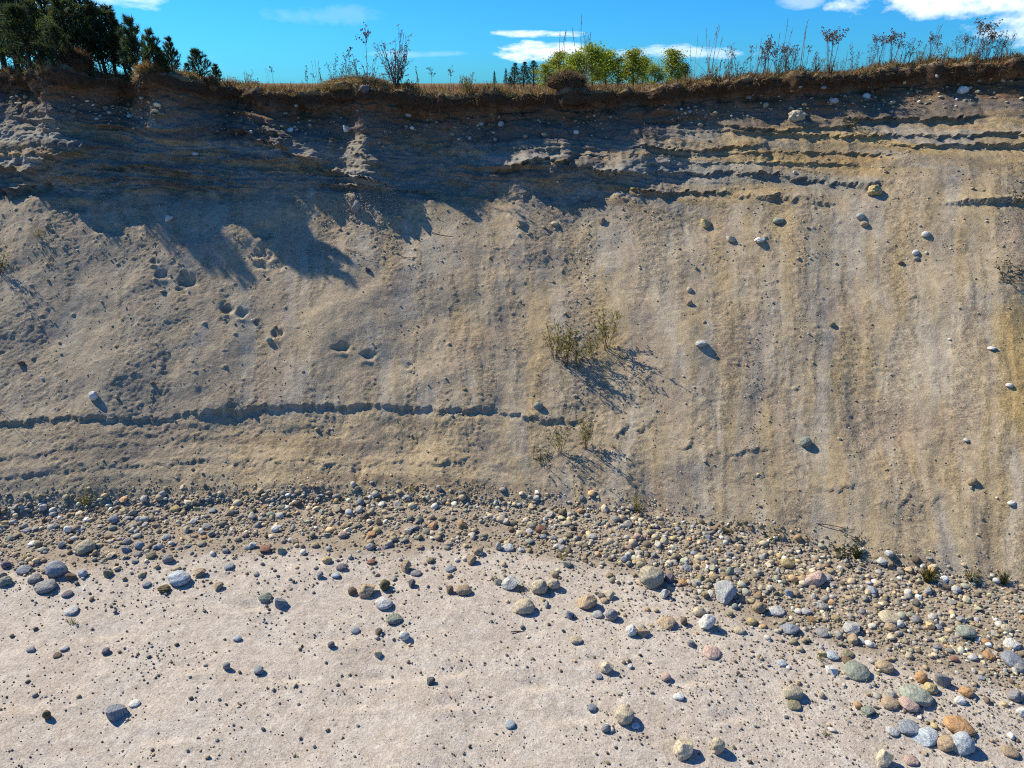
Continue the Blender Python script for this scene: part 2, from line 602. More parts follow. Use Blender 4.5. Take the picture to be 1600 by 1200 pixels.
# cliff: bedding, blocks, spurs
hz = Zb + .22 * fbm(Xb * .3, Zb * .4, 3, 31) + .06 * Xb * sstep(0, -10, Xb)
bed = perlin(hz * 2.1, Xb * .10, 32) + .7 * perlin(hz * 5.2, Xb * .22, 33) + .45 * perlin(hz * 11, Xb * .6, 34)
bedstep = np.tanh(bed * 4.0) * .5 + bed * .5
spur = fbm(Xb * .55, Zb * .25, 3, 35)
bedamp = np.clip(.55 + 1.3 * fbm(Xb * .5, Zb * 1.2, 3, 36), .05, 1.5)
dc = bedstep * .10 * bedamp + spur * .28 + fbm(Xb * 1.9, Zb * 2.6, 4, 37) * .11 + fbm(Xb * 7, Zb * 9, 3, 38) * .035
gully = np.maximum(0, 1 - np.abs(perlin(Xb * .8, Zb * .2, 39)) * 7) * -.16
dc += gully * .25
for (a, b, rx, ry, A_) in ((110, 245, 55, 50, .5), (470, 235, 50, 34, .45), (575, 268, 42, 26, .35), (870, 262, 75, 34, .5), (590, 305, 90, 26, .2), (330, 215, 40, 40, .2), (700, 225, 60, 40, -.15), (1010, 255, 45, 40, .25)):
    e = ((PX - a + 18 * perlin(PX * .02, PYX * .02, 45)) / rx) ** 2 + ((PYX - b + 10 * perlin(PX * .03, PYX * .03, 46)) / ry) ** 2
    disp += A_ * np.exp(-e)
disp += dc * m_cliff * (1 - .6 * sstep(980, 1100, PX))
# named beds
ledge([(1000, 194), (1060, 186), (1110, 183)], 0.13, 12, 101, 3, 1.2, .2, .2)
ledge([(1120, 195), (1200, 205), (1260, 200), (1330, 196)], 0.13, 10, 104, 3, 1.2, .3, .2)
ledge([(1130, 203), (1230, 211), (1330, 212), (1480, 211), (1640, 208)], 0.11, 5, 107, 3, 1.2, .25, .3)
ledge([(1330, 184), (1400, 186), (1480, 185), (1530, 182)], 0.14, 14, 110, 3, 1.2, .25, .35)
ledge([(1400, 228), (1480, 226), (1640, 224)], 0.09, 6, 113, 3, 1.2, .3, .3)
ledge([(990, 232), (1080, 236), (1180, 226)], 0.14, 18, 116, 4, 1.5, .4, .2)
ledge([(930, 278), (1050, 270), (1200, 272), (1300, 288), (1375, 292)], 0.14, 12, 119, 5, 1.5, .35, .2)
ledge([(930, 292), (1010, 300), (1120, 300), (1200, 312), (1290, 322)], 0.12, 8, 122, 5, 1.5, .45, .2)
ledge([(1480, 322), (1560, 318), (1640, 312)], 0.11, 10, 125, 3, 1.5, .35, .2)
ledge([(360, 200), (420, 225), (500, 262), (560, 282), (610, 286)], .3, 20, 128, 6, 1.5, .3, .1)
ledge([(560, 240), (590, 262), (610, 272)], .3, 14, 131, 5, 1.5, .3, .1)
ledge([(780, 268), (850, 252), (950, 274)], .32, 24, 134, 6, 1.5, .35, .1)
ledge([(-40, 262), (60, 268), (140, 240), (170, 232)], .35, 22, 137, 8, 1.5, .3, .1)
ledge([(-40, 300), (40, 296), (75, 290)], .3, 18, 140, 8, 1.5, .3, .1)
ledge([(120, 262), (250, 262), (400, 292)], .22, 9, 143, 3, 1.2, .2, .2)
ledge([(100, 278), (240, 282), (380, 300)], .18, 7, 146, 3, 1.2, .2, .2)
ledge([(500, 288), (580, 296), (660, 300)], .15, 12, 147, 5, 2, .4, .1)
for k_, yy_ in enumerate((238, 254)):
    x0_ = (1060, 1000, 1040, 1250, 960, 1000)[k_]
    ledge([(x0_, yy_ + 3), (x0_ + 150, yy_), (x0_ + 330, yy_ + 2)], .055, 8, 300 + k_ * 5, 2, 1.0, .4, .2)
for k_, yy_ in enumerate((205, 222, 236, 250, 266, 276, 286)):
    x0_ = (150, 420, 640, 180, 700, 430, 90)[k_]
    ledge([(x0_, yy_ - 6), (x0_ + 150, yy_), (x0_ + 300, yy_ + 9)], .09, 7, 340 + k_ * 5, 4, 1.0, .5, .3)
# sod lip: crumbly, with pieces broken away
disp += (fbm(Xb * 3.0, S * 3, 4, 51) * .12 + np.maximum(-.25, perlin(Xb * 1.3, S * .3, 53)) * .2) * m_lip
disp += (fbm(Xb * .8, Yb * .8, 4, 55) * .07 + fbm(Xb * 5, Yb * 5, 2, 56) * .03) * m_top

dirY = nY * (1 - m_cliff) + (-.93) * m_cliff
dirZ = nZ * (1 - m_cliff) + .25 * m_cliff
Xd = Xb + .04 * fbm(Xb * 4, S * 4, 2, 57) * (m_cliff + m_lip)
Yd = Yb + dirY * disp
Zd = Zb + dirZ * disp

# albedo of the bank, as the sand, soil and silt it is made of
C = lambda *a: np.array(a, dtype=np.float64)
def mixc(base, col, f):
    return base + (np.asarray(col) - base) * f[..., None]


A = np.zeros(Xb.shape + (3,)) + C(.37, .30, .205)
A = mixc(A, C(.385, .35, .285), sstep(-.1, .5, fbm(wx * .9, S * .4, 4, 151)) * .5)                # grey dry sand
A = mixc(A, C(.27, .215, .14), coarse * .5)                                                     # gravelly streaks
och = sstep(.05, .55, fbm(wx * 1.7, S * .3, 4, 153) + .18 * sstep(800, 1300, PX) - .08) * sstep(200, 900, PX)
A = mixc(A, C(.34, .245, .11), och * .38)
A = mixc(A, C(.37, .29, .175), bench * .6)
A = mixc(A, C(.22, .165, .11), bench * sstep(.1, .4, perlin(Xb * .25, (S + .05 * PX / 60) * 2.6, 180)) * .55)
A = mixc(A, C(.29, .225, .18), sstep(.1, .6, perlin(Xb * .9, S * .7, 157)) * .35)                    # pinkish silt
A = mixc(A, C(.42, .29, .11), sstep(1540, 1590, PX + 10 * perlin(S * 1.5, Xb, 159)) * sstep(430, 500, PYX) * sstep(720, 640, PYX) * sstep(1690, 1640, PX) * .8)
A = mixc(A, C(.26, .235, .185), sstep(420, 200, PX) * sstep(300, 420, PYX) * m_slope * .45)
A = mixc(A, C(.29, .25, .175), sstep(700, 600, PYX * -1 + 1300) * 0)
up_mask = m_cliff
t_cl = np.clip((lip_z(Xb) - Zd), 0, 4)                                                           # depth under the sod
tj = t_cl + .12 * fbm(Xb * .9, Zb * 2, 3, 161)
cl = np.zeros_like(A) + C(.23, .205, .165)
cl = mixc(cl, C(.11, .10, .09), sstep(.12, .3, bed) * .75)
cl = mixc(cl, C(.36, .25, .12), np.exp(-(perlin(Xb * .18, hz * 3.1, 166) * 9) ** 2) * sstep(-.1, .2, perlin(Xb * .3, hz, 169)) * .6)
cl = mixc(cl, C(.42, .29, .115), sstep(950, 1150, PX) * (.45 + .35 * perlin(Xb * .6, hz * 3, 163)))
cl = mixc(cl, C(.30, .285, .25), sstep(.1, .5, perlin(Xb * .35, hz * 3.2, 164)) * .6)
cl = mixc(cl, C(.33, .21, .10), sstep(.25, .5, perlin(Xb * .4, hz * 5.2, 165)) * .55)
cl = mixc(cl, C(.14, .115, .095), sstep(1.4, 1.05, tj) * .8)
cl = mixc(cl, C(.17, .082, .034), sstep(.95, .6, tj) * (.65 + .35 * perlin(Xb * 1.2, Zb * 2, 167)))
cl = mixc(cl, C(.05, .032, .02), sstep(.45, .22, tj) * .85)
# the grey silty band in the right half
gb = np.exp(-((PYX - np.interp(PX, [900, 1050, 1200, 1300, 1400], [262, 268, 275, 288, 292]) + 2 * perlin(Xb * 2, Zb, 3)) / 15) ** 2) * sstep(920, 990, PX) * sstep(1390, 1350, PX)
sl_mask = sstep(NS - 40, NS + 12, row + 14 * fbm(Xb * 1.2, S * 1.2, 3, 168)) * (1 - m_top)
A = A * (1 - sl_mask[..., None]) + cl * sl_mask[..., None]
A = mixc(A, C(.21, .205, .185), np.clip(gb, 0, 1) * .85)
topc = np.zeros_like(A) + C(.15, .11, .06)
topc = mixc(topc, C(.24, .18, .09), sstep(0, .5, fbm(Xb * 1.5, Yb * 1.5, 3, 171)))
topc = mixc(topc, C(.13, .055, .03), sstep(.1, .5, fbm(Xb * 1.1, Yb * 1.1, 3, 173)) * .6)
A = A * (1 - m_top[..., None]) + topc * m_top[..., None]
A *= (1 + .14 * fbm(Xb * 9, S * 9, 2, 175))[..., None]
# damp crust along the scarp's broken edge
A = np.clip(A, .015, .7)

idx = np.arange(NV * NU).reshape(NV, NU)
faces = np.stack([idx[:-1, :-1], idx[:-1, 1:], idx[1:, 1:], idx[1:, :-1]], -1).reshape(-1, 4)
A4 = np.concatenate([A, np.clip(coarse * .8 + .25 + .1 * m_cliff + .4 * bench, 0, 1)[..., None]], -1)
me = mesh_np('sand_bank', np.stack([Xd, Yd, Zd], -1).reshape(-1, 3), faces, M_BANK, True, A4.reshape(-1, 4))
bank = link('sand_bank', me, None, 'structure')
tag(bank, 'eroded sand bank with dark sod lip, bedded cliff and long sandy slope')

# ------------------------------------------------------------------ pit floor
low_px = [-200, 0, 200, 300, 500, 700, 800, 900, 1000, 1100, 1200, 1300, 1400, 1500, 1600, 1800]
low_py = [885, 880, 868, 852, 850, 846, 852, 866, 894, 925, 962, 992, 1022, 1042, 1062, 1100]
spa_py = [925, 920, 918, 922, 925, 935, 945, 970, 1000, 1040, 1085, 1150, 1185, 1215, 1240, 1290]


def floor_z(x, y):
    z = fbm(x * .35, y * .35, 3, 201) * .05 + fbm(x * 2.2, y * 2.2, 2, 205) * .006
    dt = toe_y(x) - y                                  # metres in front of the toe
    return z + .07 * np.exp(-np.maximum(dt, 0) / 1.1)


fxi = np.arange(-11.5, 11.51, .04)
fo = 11.5 + np.cumsum(.06 * 1.2 ** np.arange(32))
FX = np.concatenate([-fo[::-1], fxi, fo])
fyi = np.arange(4.4, 14.2, .03)
fb = 4.4 - np.cumsum(.05 * 1.2 ** np.arange(28))
FY = np.concatenate([fb[::-1], fyi, 14.2 + np.cumsum(.2 * 1.5 ** np.arange(5))])
GX, GY = np.meshgrid(FX, FY)
GZ = floor_z(GX, GY)
gpx, gpy, _ = project(GX, np.maximum(GY, .5), GZ)
dent = [(522, 995, 34, 11, .07), (590, 1058, 22, 9, .07), (712, 1048, 22, 9, .06), (835, 1070, 26, 9, .07), (387, 946, 26, 9, .07), (930, 1030, 24, 8, .05),
        (1085, 1062, 22, 8, .06), (560, 1100, 30, 8, .04), (300, 1040, 40, 9, .04), (700, 1100, 26, 8, .05), (160, 990, 36, 9, .04), (455, 1060, 20, 7, .05),
        (895, 1120, 30, 9, .05), (1140, 1120, 26, 9, .05), (260, 1150, 40, 10, .05), (640, 1005, 24, 7, .04), (20, 1100, 40, 12, .05)]
for a, b, rx, ry, dp in dent:
    e = ((gpx - a) / rx) ** 2 + ((gpy - b) / ry) ** 2
    GZ -= dp * .6 * np.exp(-e) * (GY > 3)
    GZ += dp * .28 * np.exp(-(((gpx - a - rx * .3) / rx) ** 2 + ((gpy - b - ry * 1.5) / (ry * .8)) ** 2)) * (GY > 3)
GZ += .006 * perlin(GX * 9, GY * 9, 209) + .006 * perlin(GX * 3.3, GY * 3.3, 208)
B = np.zeros(GX.shape + (3,)) + C(.45, .40, .34)
B = mixc(B, C(.435, .385, .33), sstep(-.2, .4, fbm(GX * .8, GY * .8, 3, 211)) * .8)
B = mixc(B, C(.46, .42, .37), sstep(.05, .5, fbm(GX * 1.7, GY * 1.7, 3, 213)) * .7)
B = mixc(B, C(.39, .33, .27), sstep(.25, .6, perlin(GX * .9, GY * .9, 215)) * .4)
dense_f = sstep(1, 0, (gpy - np.interp(gpx, low_px, low_py) + 14 * fbm(GX * 1.2, GY * 1.2, 3, 217)) / 25)
B = mixc(B, C(.27, .215, .15), np.clip(dense_f, 0, 1) * .75 * (GY > 3))
B *= (1 + .08 * fbm(GX * 7, GY * 7, 2, 219))[..., None]
nv, nu = GX.shape
idx = np.arange(nv * nu).reshape(nv, nu)
faces = np.stack([idx[:-1, :-1], idx[:-1, 1:], idx[1:, 1:], idx[1:, :-1]], -1).reshape(-1, 4)
floor = link('pit_floor', mesh_np('pit_floor', np.stack([GX, GY, GZ], -1).reshape(-1, 3), faces, M_FLOOR, True, np.clip(B, .02, .7).reshape(-1, 3)), None, 'structure')
tag(floor, 'pale sandy pit floor strewn with stones and shallow dents')

# ------------------------------------------------------------------ the ground on top, out to the horizon
g1 = np.concatenate([[-2500, -1200, -600, -300, -150], np.arange(-90, 90.1, 3), [150, 300, 600, 1200, 2500]])
g2 = np.concatenate([np.arange(0, 60, 2.5), [70, 90, 120, 160, 220, 320, 500, 800, 1300, 2500]])
PXg, PYg = np.meshgrid(g1, g2)
base_y = lip_y(PXg) + 5.8
YY = base_y + PYg
ZZ = PLAT - .05 + .12 * fbm(PXg * .06, YY * .06, 3, 221) * sstep(0, 12, PYg)
Cc = np.zeros(YY.shape + (3,)) + C(.17, .11, .05)
nv, nu = YY.shape
idx = np.arange(nv * nu).reshape(nv, nu)
faces = np.stack([idx[:-1, :-1], idx[:-1, 1:], idx[1:, 1:], idx[1:, :-1]], -1).reshape(-1, 4)
plat = link('ground', mesh_np('ground', np.stack([PXg, YY, ZZ], -1).reshape(-1, 3), faces, M_BANK, True, Cc.reshape(-1, 3)), None, 'structure')
tag(plat, 'dry grassy ground on top of the bank reaching to the horizon')
bpy.context.view_layer.update()


def cast(px, py):
    d = Vector(ray(px, py)).normalized()
    best = None
    for o in (bank, floor):
        ok, loc, nrm, _ = o.ray_cast(Vector((0, 0, CZ)), d)
        if ok and (best is None or loc.length < best[0].length if False else ok):
            if best is None or (loc - Vector((0, 0, CZ))).length < (best[0] - Vector((0, 0, CZ))).length:
                best = (loc, nrm, o)
    return best


def drop(x, y):
    best = None
    for o in (bank, floor):
        ok, loc, nrm, _ = o.ray_cast(Vector((x, y, 40)), Vector((0, 0, -1)))
        if ok and (best is None or loc.z > best[0].z):
            best = (loc, nrm)
    return best


def depth_of(p):
    return p.y * CP - (p.z - CZ) * SP


# ------------------------------------------------------------------ stones
def ico(sub):
    t = (1 + 5 ** .5) / 2
    v = [(-1, t, 0), (1, t, 0), (-1, -t, 0), (1, -t, 0), (0, -1, t), (0, 1, t), (0, -1, -t), (0, 1, -t), (t, 0, -1), (t, 0, 1), (-t, 0, -1), (-t, 0, 1)]
    f = [(0, 11, 5), (0, 5, 1), (0, 1, 7), (0, 7, 10), (0, 10, 11), (1, 5, 9), (5, 11, 4), (11, 10, 2), (10, 7, 6), (7, 1, 8), (3, 9, 4), (3, 4, 2), (3, 2, 6), (3, 6, 8), (3, 8, 9), (4, 9, 5), (2, 4, 11), (6, 2, 10), (8, 6, 7), (9, 8, 1)]
    v = [np.array(a) / np.linalg.norm(a) for a in v]
    for _ in range(sub):
        cache, nf = {}, []

        def mid(a, b):
            k = (min(a, b), max(a, b))
            if k not in cache:
                p = v[a] + v[b]
                v.append(p / np.linalg.norm(p))
                cache[k] = len(v) - 1
            return cache[k]
        for a, b, c in f:
            x, y, z = mid(a, b), mid(b, c), mid(c, a)
            nf += [(a, x, z), (b, y, x), (c, z, y), (x, y, z)]
        f = nf
    return np.array(v), np.array(f)


ICO = {k: ico(k) for k in (0, 1, 2, 3)}


def stone_shape(kind, sub, seed):
    """a unit stone: bounding half-sizes about 1, its own outline by kind"""
    r = np.random.default_rng(seed)
    v, f = ICO[sub]
    v = v.copy()
    n3 = lambda p, s, q: perlin(p[:, 0] * s + q, p[:, 1] * s + p[:, 2] * s * 1.37 + q * .7, seed) + perlin(p[:, 2] * s - q, p[:, 0] * s * .8 - p[:, 1] * s, seed + 5)
    rad = 1 + .10 * n3(v, 1.1, 3.1) + .035 * n3(v, 2.7, 7.3)
    p = v * rad[:, None]
    cuts = {'round': 2, 'oval': 2, 'flat': 3, 'angular': 9, 'wedge': 6, 'clod': 3}[kind]
    depth = {'round': .9, 'oval': .88, 'flat': .85, 'angular': .58, 'wedge': .6, 'clod': .85}[kind]
    for _ in range(cuts):
        d = r.normal(size=3)
        d /= np.linalg.norm(d)
        h = depth * r.uniform(.9, 1.15)
        k = p @ d
        over = np.maximum(0, k - h)
        p = p - d[None] * (over * .96)[:, None]
    if kind == 'wedge':
        p[:, 0] *= 1 - .35 * (p[:, 2] > 0) * p[:, 2]
        p[:, 2] += p[:, 0] * .3
    if kind == 'clod':
        p *= (1 + .18 * n3(p, 2.6, 11))[:, None]
    p *= (1 + .018 * n3(p, 6.0, 5))[:, None]
    p -= (p.max(0) + p.min(0)) / 2
    p /= (p.max(0) - p.min(0)).max(0) / 2 if False else (p.max(0) - p.min(0)) / 2
    return p, f


TONE = {'grey': (.27, .265, .26), 'blue-grey': (.25, .28, .32), 'khaki': (.42, .37, .255), 'pale grey': (.45, .45, .43), 'cream': (.53, .44, .29), 'tan': (.40, .29, .17), 'orange': (.50, .27, .10),
        'pink': (.50, .34, .27), 'green-grey': (.28, .31, .24), 'brown': (.20, .135, .085), 'dark grey': (.12, .12, .13), 'white': (.64, .63, .58), 'olive': (.25, .225, .13),
        'pale blue': (.40, .46, .50), 'yellow': (.48, .37, .15), 'red-brown': (.28, .13, .085), 'purple-grey': (.20, .17, .20), 'mossy brown': (.15, .12, .05)}
SMESH = {}
for kind in ('round', 'oval', 'flat', 'angular', 'wedge', 'clod'):
    for q in range(3):
        for sub in (2, 3):
            p, f = stone_shape(kind, sub, 1000 + q * 37 + len(kind))
            SMESH[kind, q, sub] = mesh_np('stone_' + kind, p, f, M_STONE, True)


def place_stone(px, py, w, h, tone, kind, label, group=None, name='stone', sink=.42, jitter=True, cat='stone', yaw=None):
    hit = cast(px, py + .22 * h)
    if hit is None:
        return None
    p, nrm, _ = hit
    dep = depth_of(p)
    a = w * dep / F / 2
    hh = h * dep / F / 2
    phi = math.atan2(CZ - p.z, p.y)
    b = a * random.uniform(.75, 1.0)
    cz2 = (hh ** 2 - (b * math.sin(phi)) ** 2) / math.cos(phi) ** 2
    c = math.sqrt(max(cz2, (.4 * a) ** 2))
    c = min(c, a * 1.5)
    if kind == 'flat':
        c = min(c, a * .5)
    big = w > 17
    o = link(name, SMESH[kind, random.randrange(3), 3 if big else 2])
    o.location = p + Vector((0, 0, c * (1 - sink)))
    o.scale = (a, b, c)
    o.rotation_euler = (random.uniform(-.15, .15), random.uniform(-.15, .15), random.uniform(-.35, .35) if yaw is None else yaw)
    t = np.array(TONE[tone])
    t = t * .8 + np.array([t.mean() * 1.06, t.mean(), t.mean() * .9]) * .2
    if jitter:
        t = t * random.uniform(.9, 1.12)
    o.color = (*t, 1)
    tag(o, label, cat, group)
    return o


BIG = [
 (90, 891, 32, 26, 'blue-grey', 'round', 'large smooth blue-grey boulder leaning over a flatter grey one'),
 (73, 914, 36, 22, 'grey', 'oval', 'broad grey boulder in front of a taller blue-grey one'),
 (281, 902, 38, 25, 'pale blue', 'round', 'pale blue-grey domed boulder with a crisp shadow beside a tan block'),
 (312, 896, 20, 13, 'tan', 'angular', 'angular tan stone just behind the pale blue domed boulder'),
 (257, 919, 20, 14, 'mossy brown', 'clod', 'mossy brown clod in front of the pale blue domed boulder'),
 (342, 917, 15, 13, 'tan', 'angular', 'small tan-grey angular stone alone on sand near the pale blue boulder'),
 (9, 908, 20, 16, 'green-grey', 'round', 'greenish rounded stone at the very edge of the cobbles and the picture'),
 (135, 855, 30, 22, 'khaki', 'round', 'olive-grey boulder half buried among small cobbles'),
 (184, 1113, 30, 27, 'blue-grey', 'angular', 'striped blue-grey angular boulder alone on open sand beside a flat pale pebble'),
 (211, 1098, 17, 10, 'white', 'flat', 'flat pale pebble right behind the striped blue-grey boulder'),
 (75, 1118, 14, 14, 'mossy brown', 'clod', 'dark mossy clod alone on the open sand near the front'),
 (166, 1017, 12, 11, 'purple-grey', 'angular', 'dark purplish angular pebble on open sand'),
 (49, 1014, 14, 9, 'grey', 'flat', 'flat dark-sided grey pebble on the sand near the picture edge'),
 (101, 1012, 13, 7, 'pale grey', 'flat', 'pale flat pebble just behind a dark brown one on open sand'),
 (90, 1023, 12, 9, 'brown', 'angular', 'dark brown pebble just in front of a pale flat one'),
 (371, 997, 14, 9, 'pale blue', 'oval', 'pale blue oval pebble alone on sand behind a dark pebble cluster'),
 (355, 1042, 12, 12, 'grey', 'angular', 'grey upright pebble in a small dark cluster on open sand'),
 (112, 954, 20, 8, 'pale grey', 'flat', 'long flat pale stone on sand in front of the two big grey boulders'),
 (106, 927, 17, 8, 'purple-grey', 'flat', 'flat purplish slab lying before the broad grey boulder'),
 (230, 912, 14, 10, 'blue-grey', 'oval', 'blue-grey oval pebble on sand between the mossy clod and the grey boulders'),
 (263, 873, 18, 13, 'grey', 'round', 'rounded grey cobble behind the pale blue domed boulder'),
 (358, 884, 15, 9, 'blue-grey', 'oval', 'blue oval cobble on sand beside the tan block'),
 (170, 896, 15, 13, 'olive', 'angular', 'olive-tan angular cobble between the grey boulders and the pale blue boulder'),
 (130, 896, 14, 12, 'pale blue', 'oval', 'pale blue cobble right beside the large blue-grey boulder'),
 (38, 890, 21, 12, 'blue-grey', 'oval', 'long blue-grey cobble behind the broad grey boulder'),
 (55, 904, 18, 14, 'grey', 'oval', 'grey-blue cobble touching the back of the broad grey boulder'),
 (10, 882, 14, 13, 'purple-grey', 'round', 'purplish round cobble above the greenish edge stone'),
 (112, 902, 16, 13, 'brown', 'angular', 'dark brown cobble wedged beside the large blue-grey boulder'),
 (415, 933, 20, 14, 'green-grey', 'oval', 'oval green-grey stone behind a dark blue angular one'),
 (440, 943, 21, 17, 'blue-grey', 'angular', 'dark blue-grey angular stone on open sand beside an oval green-grey one'),
 (574, 922, 29, 23, 'tan', 'wedge', 'peach-tan boulder touching a pale round boulder and a mossy clod'),
 (600, 941, 29, 20, 'pale grey', 'round', 'pale pinkish-grey round boulder before the peach-tan one'),
 (551, 924, 14, 13, 'brown', 'round', 'brown rounded cobble just beside the peach-tan boulder'),
 (602, 915, 17, 18, 'mossy brown', 'clod', 'yellow-green mossy clod behind the pale round boulder'),
 (616, 966, 26, 14, 'green-grey', 'flat', 'flat tilted green-grey slab alone on the sand'),
 (632, 993, 17, 15, 'white', 'round', 'white and blue round pebble on open sand before the flat slab'),
 (556, 984, 15, 10, 'blue-grey', 'oval', 'blue-grey oval pebble on sand between two shallow dents'),
 (592, 988, 12, 11, 'brown', 'angular', 'brown-grey pebble between a blue oval pebble and a white round one'),
 (518, 1008, 11, 10, 'purple-grey', 'angular', 'purple pebble lying in a pale shallow dent'),
 (591, 1022, 13, 12, 'cream', 'angular', 'cream peaked pebble alone on open sand'),
 (673, 1065, 15, 12, 'dark grey', 'angular', 'dark grey wedge-shaped pebble on open sand near a shallow dent'),
 (725, 922, 25, 17, 'tan', 'oval', 'tan-pink oval cobble beside a small brown upright one'),
 (703, 923, 12, 13, 'brown', 'angular', 'small upright brown stone beside the tan-pink oval cobble'),
 (644, 913, 12, 13, 'dark grey', 'angular', 'dark grey pebble alone behind the pale round boulder'),
 (635, 887, 18, 18, 'tan', 'angular', 'tan upright cobble with a grey flat one at its foot'),
 (650, 895, 17, 9, 'grey', 'flat', 'grey flat cobble at the foot of the tan upright one'),
 (704, 888, 17, 9, 'blue-grey', 'flat', 'blue-grey flat cobble on sand behind the tan-pink oval one'),
 (737, 876, 17, 14, 'tan', 'angular', 'tan-brown peaked cobble at the edge of the stony band'),
 (580, 877, 15, 9, 'red-brown', 'flat', 'red-brown flat cobble at the edge of the stony band'),
 (534, 886, 18, 11, 'purple-grey', 'oval', 'pinkish-brown oval cobble in front of a yellowish one'),
 (511, 875, 16, 12, 'yellow', 'round', 'yellowish round cobble at the edge of the stony band'),
 (500, 900, 11, 11, 'blue-grey', 'angular', 'small dark blue cobble on sand beside a pale blue flat one'),
 (525, 898, 15, 9, 'pale blue', 'flat', 'pale blue flat cobble beside a small dark blue one'),
 (415, 858, 18, 12, 'red-brown', 'angular', 'red-brown blocky cobble in the stony band'),
 (441, 861, 14, 13, 'green-grey', 'angular', 'green-grey blocky cobble beside the red-brown one in the stony band'),
 (779, 854, 10, 16, 'pale grey', 'oval', 'slim pale stone standing on end in the stony band'),
 (794, 855, 20, 12, 'pale grey', 'oval', 'pale grey cobble beside the slim upright stone'),
 (747, 861, 16, 14, 'tan', 'round', 'tan-grey round cobble in a knot of cobbles near the slim upright stone'),
 (405, 1047, 15, 13, 'blue-grey', 'angular', 'blue-grey pebble with its own dark shadow alone on open sand'),
 (797, 1131, 16, 13, 'pale blue', 'round', 'pale blue pebble alone near the front edge'),
 (798, 912, 30, 20, 'pale grey', 'wedge', 'grey-pink boulder behind a small green tuft and cream boulders'),
 (843, 918, 26, 24, 'cream', 'round', 'cream round boulder between a green tuft and a smaller cream one'),
 (865, 914, 21, 18, 'cream', 'round', 'smaller creamy yellow boulder touching a cream round one'),
 (820, 947, 32, 25, 'cream', 'round', 'largest cream-tan boulder with a sharp shadow in front of the green tuft'),
 (916, 940, 33, 27, 'tan', 'wedge', 'pinkish-grey slanting wedge boulder with a sharp shadow on the sand'),
 (953, 931, 17, 14, 'cream', 'angular', 'cream angular cobble behind the slanting wedge boulder'),
 (1018, 902, 40, 36, 'khaki', 'round', 'biggest greenish-tan round boulder at the lower edge of the cobbles'),
 (1037, 928, 14, 20, 'pale grey', 'wedge', 'white and brown stone standing on end before the biggest round boulder'),
 (1047, 905, 16, 15, 'purple-grey', 'angular', 'purplish-grey cobble tucked beside the biggest round boulder'),
 (1133, 927, 36, 32, 'pale grey', 'angular', 'large pale grey pointed boulder with flat faces'),
 (1103, 973, 27, 27, 'white', 'wedge', 'greenish-white peaked boulder on the sand below a cream cobble'),
 (1092, 955, 22, 16, 'cream', 'oval', 'cream-pink cobble right behind the greenish-white peaked boulder'),
 (1041, 971, 28, 20, 'tan', 'wedge', 'tan boulder with a long shadow between the pale pebble pair and the white peaked boulder'),
 (955, 961, 20, 20, 'grey', 'round', 'grey-blue round cobble next to a small pale one below the slanting wedge boulder'),
 (934, 959, 17, 12, 'pale grey', 'oval', 'small pale cobble touching the grey-blue round one'),
 (986, 986, 18, 18, 'white', 'round', 'blue-white round stone paired with a tan angular one'),
 (1006, 988, 21, 16, 'tan', 'angular', 'tan angular stone paired with a blue-white round one'),
 (900, 999, 20, 12, 'cream', 'flat', 'cream flat-topped stone with a deep shadow alone on sand'),
 (1112, 1018, 28, 16, 'pink', 'flat', 'pinkish-white low stone dusted with sand'),
 (948, 1044, 21, 18, 'cream', 'wedge', 'pale sand-covered peaked stone with a dark pebble before it'),
 (935, 1056, 12, 8, 'blue-grey', 'flat', 'dark blue pebble in front of the pale peaked stone'),
 (976, 1118, 29, 28, 'cream', 'round', 'cream-pink round boulder near the front with a white pebble at its foot'),
 (993, 1133, 13, 9, 'white', 'flat', 'white pebble at the foot of the cream-pink round boulder'),
 (1060, 1088, 17, 11, 'white', 'oval', 'blue-white oval pebble on open sand near the cream-pink boulder'),
 (925, 1105, 15, 11, 'blue-grey', 'angular', 'blue-grey angular pebble on sand beside the cream-pink boulder'),
 (1155, 984, 18, 13, 'cream', 'oval', 'cream oval cobble on sand beyond the white peaked boulder'),
 (1080, 1005, 13, 12, 'grey', 'angular', 'grey pebble between the white peaked boulder and the pinkish low stone'),
 (1185, 949, 21, 20, 'tan', 'round', 'tan round cobble at the cobble edge past the pointed grey boulder'),
 (1175, 971, 15, 12, 'yellow', 'round', 'yellow-tan cobble just below the tan round one'),
 (1068, 971, 10, 13, 'brown', 'angular', 'small brown upright stone beside the tan boulder with the long shadow'),
 (891, 961, 15, 13, 'blue-grey', 'angular', 'blue-grey cobble of a pair on the sand by the cream boulder'),
 (1140, 893, 13, 20, 'green-grey', 'oval', 'slim greenish stone on end in the crowded cobbles above the pointed boulder'),
 (1040, 1058, 15, 12, 'pink', 'angular', 'pale pink peaked pebble alone on the sand'),
 (1068, 1170, 34, 29, 'cream', 'wedge', 'cream blocky boulder at the front edge beside a smaller cream one'),
 (1121, 1167, 22, 24, 'cream', 'round', 'smaller cream round stone at the front edge'),
 (946, 1138, 14, 12, 'grey', 'round', 'grey pebble at the front edge near the cream-pink boulder'),
 (1273, 904, 36, 26, 'pink', 'wedge', 'large pink slanting boulder sitting in the crowded cobbles'),
 (1229, 880, 20, 14, 'yellow', 'oval', 'yellowish oval cobble high in the crowded cobbles'),
 (1378, 877, 17, 12, 'pale grey', 'oval', 'pale grey cobble resting on the sandy slope just above the cobbles'),
 (1233, 927, 14, 13, 'pale blue', 'angular', 'bright blue-white cobble below the pink boulder'),
 (1388, 963, 31, 20, 'cream', 'oval', 'large cream-green oval boulder in the middle of the cobbles'),
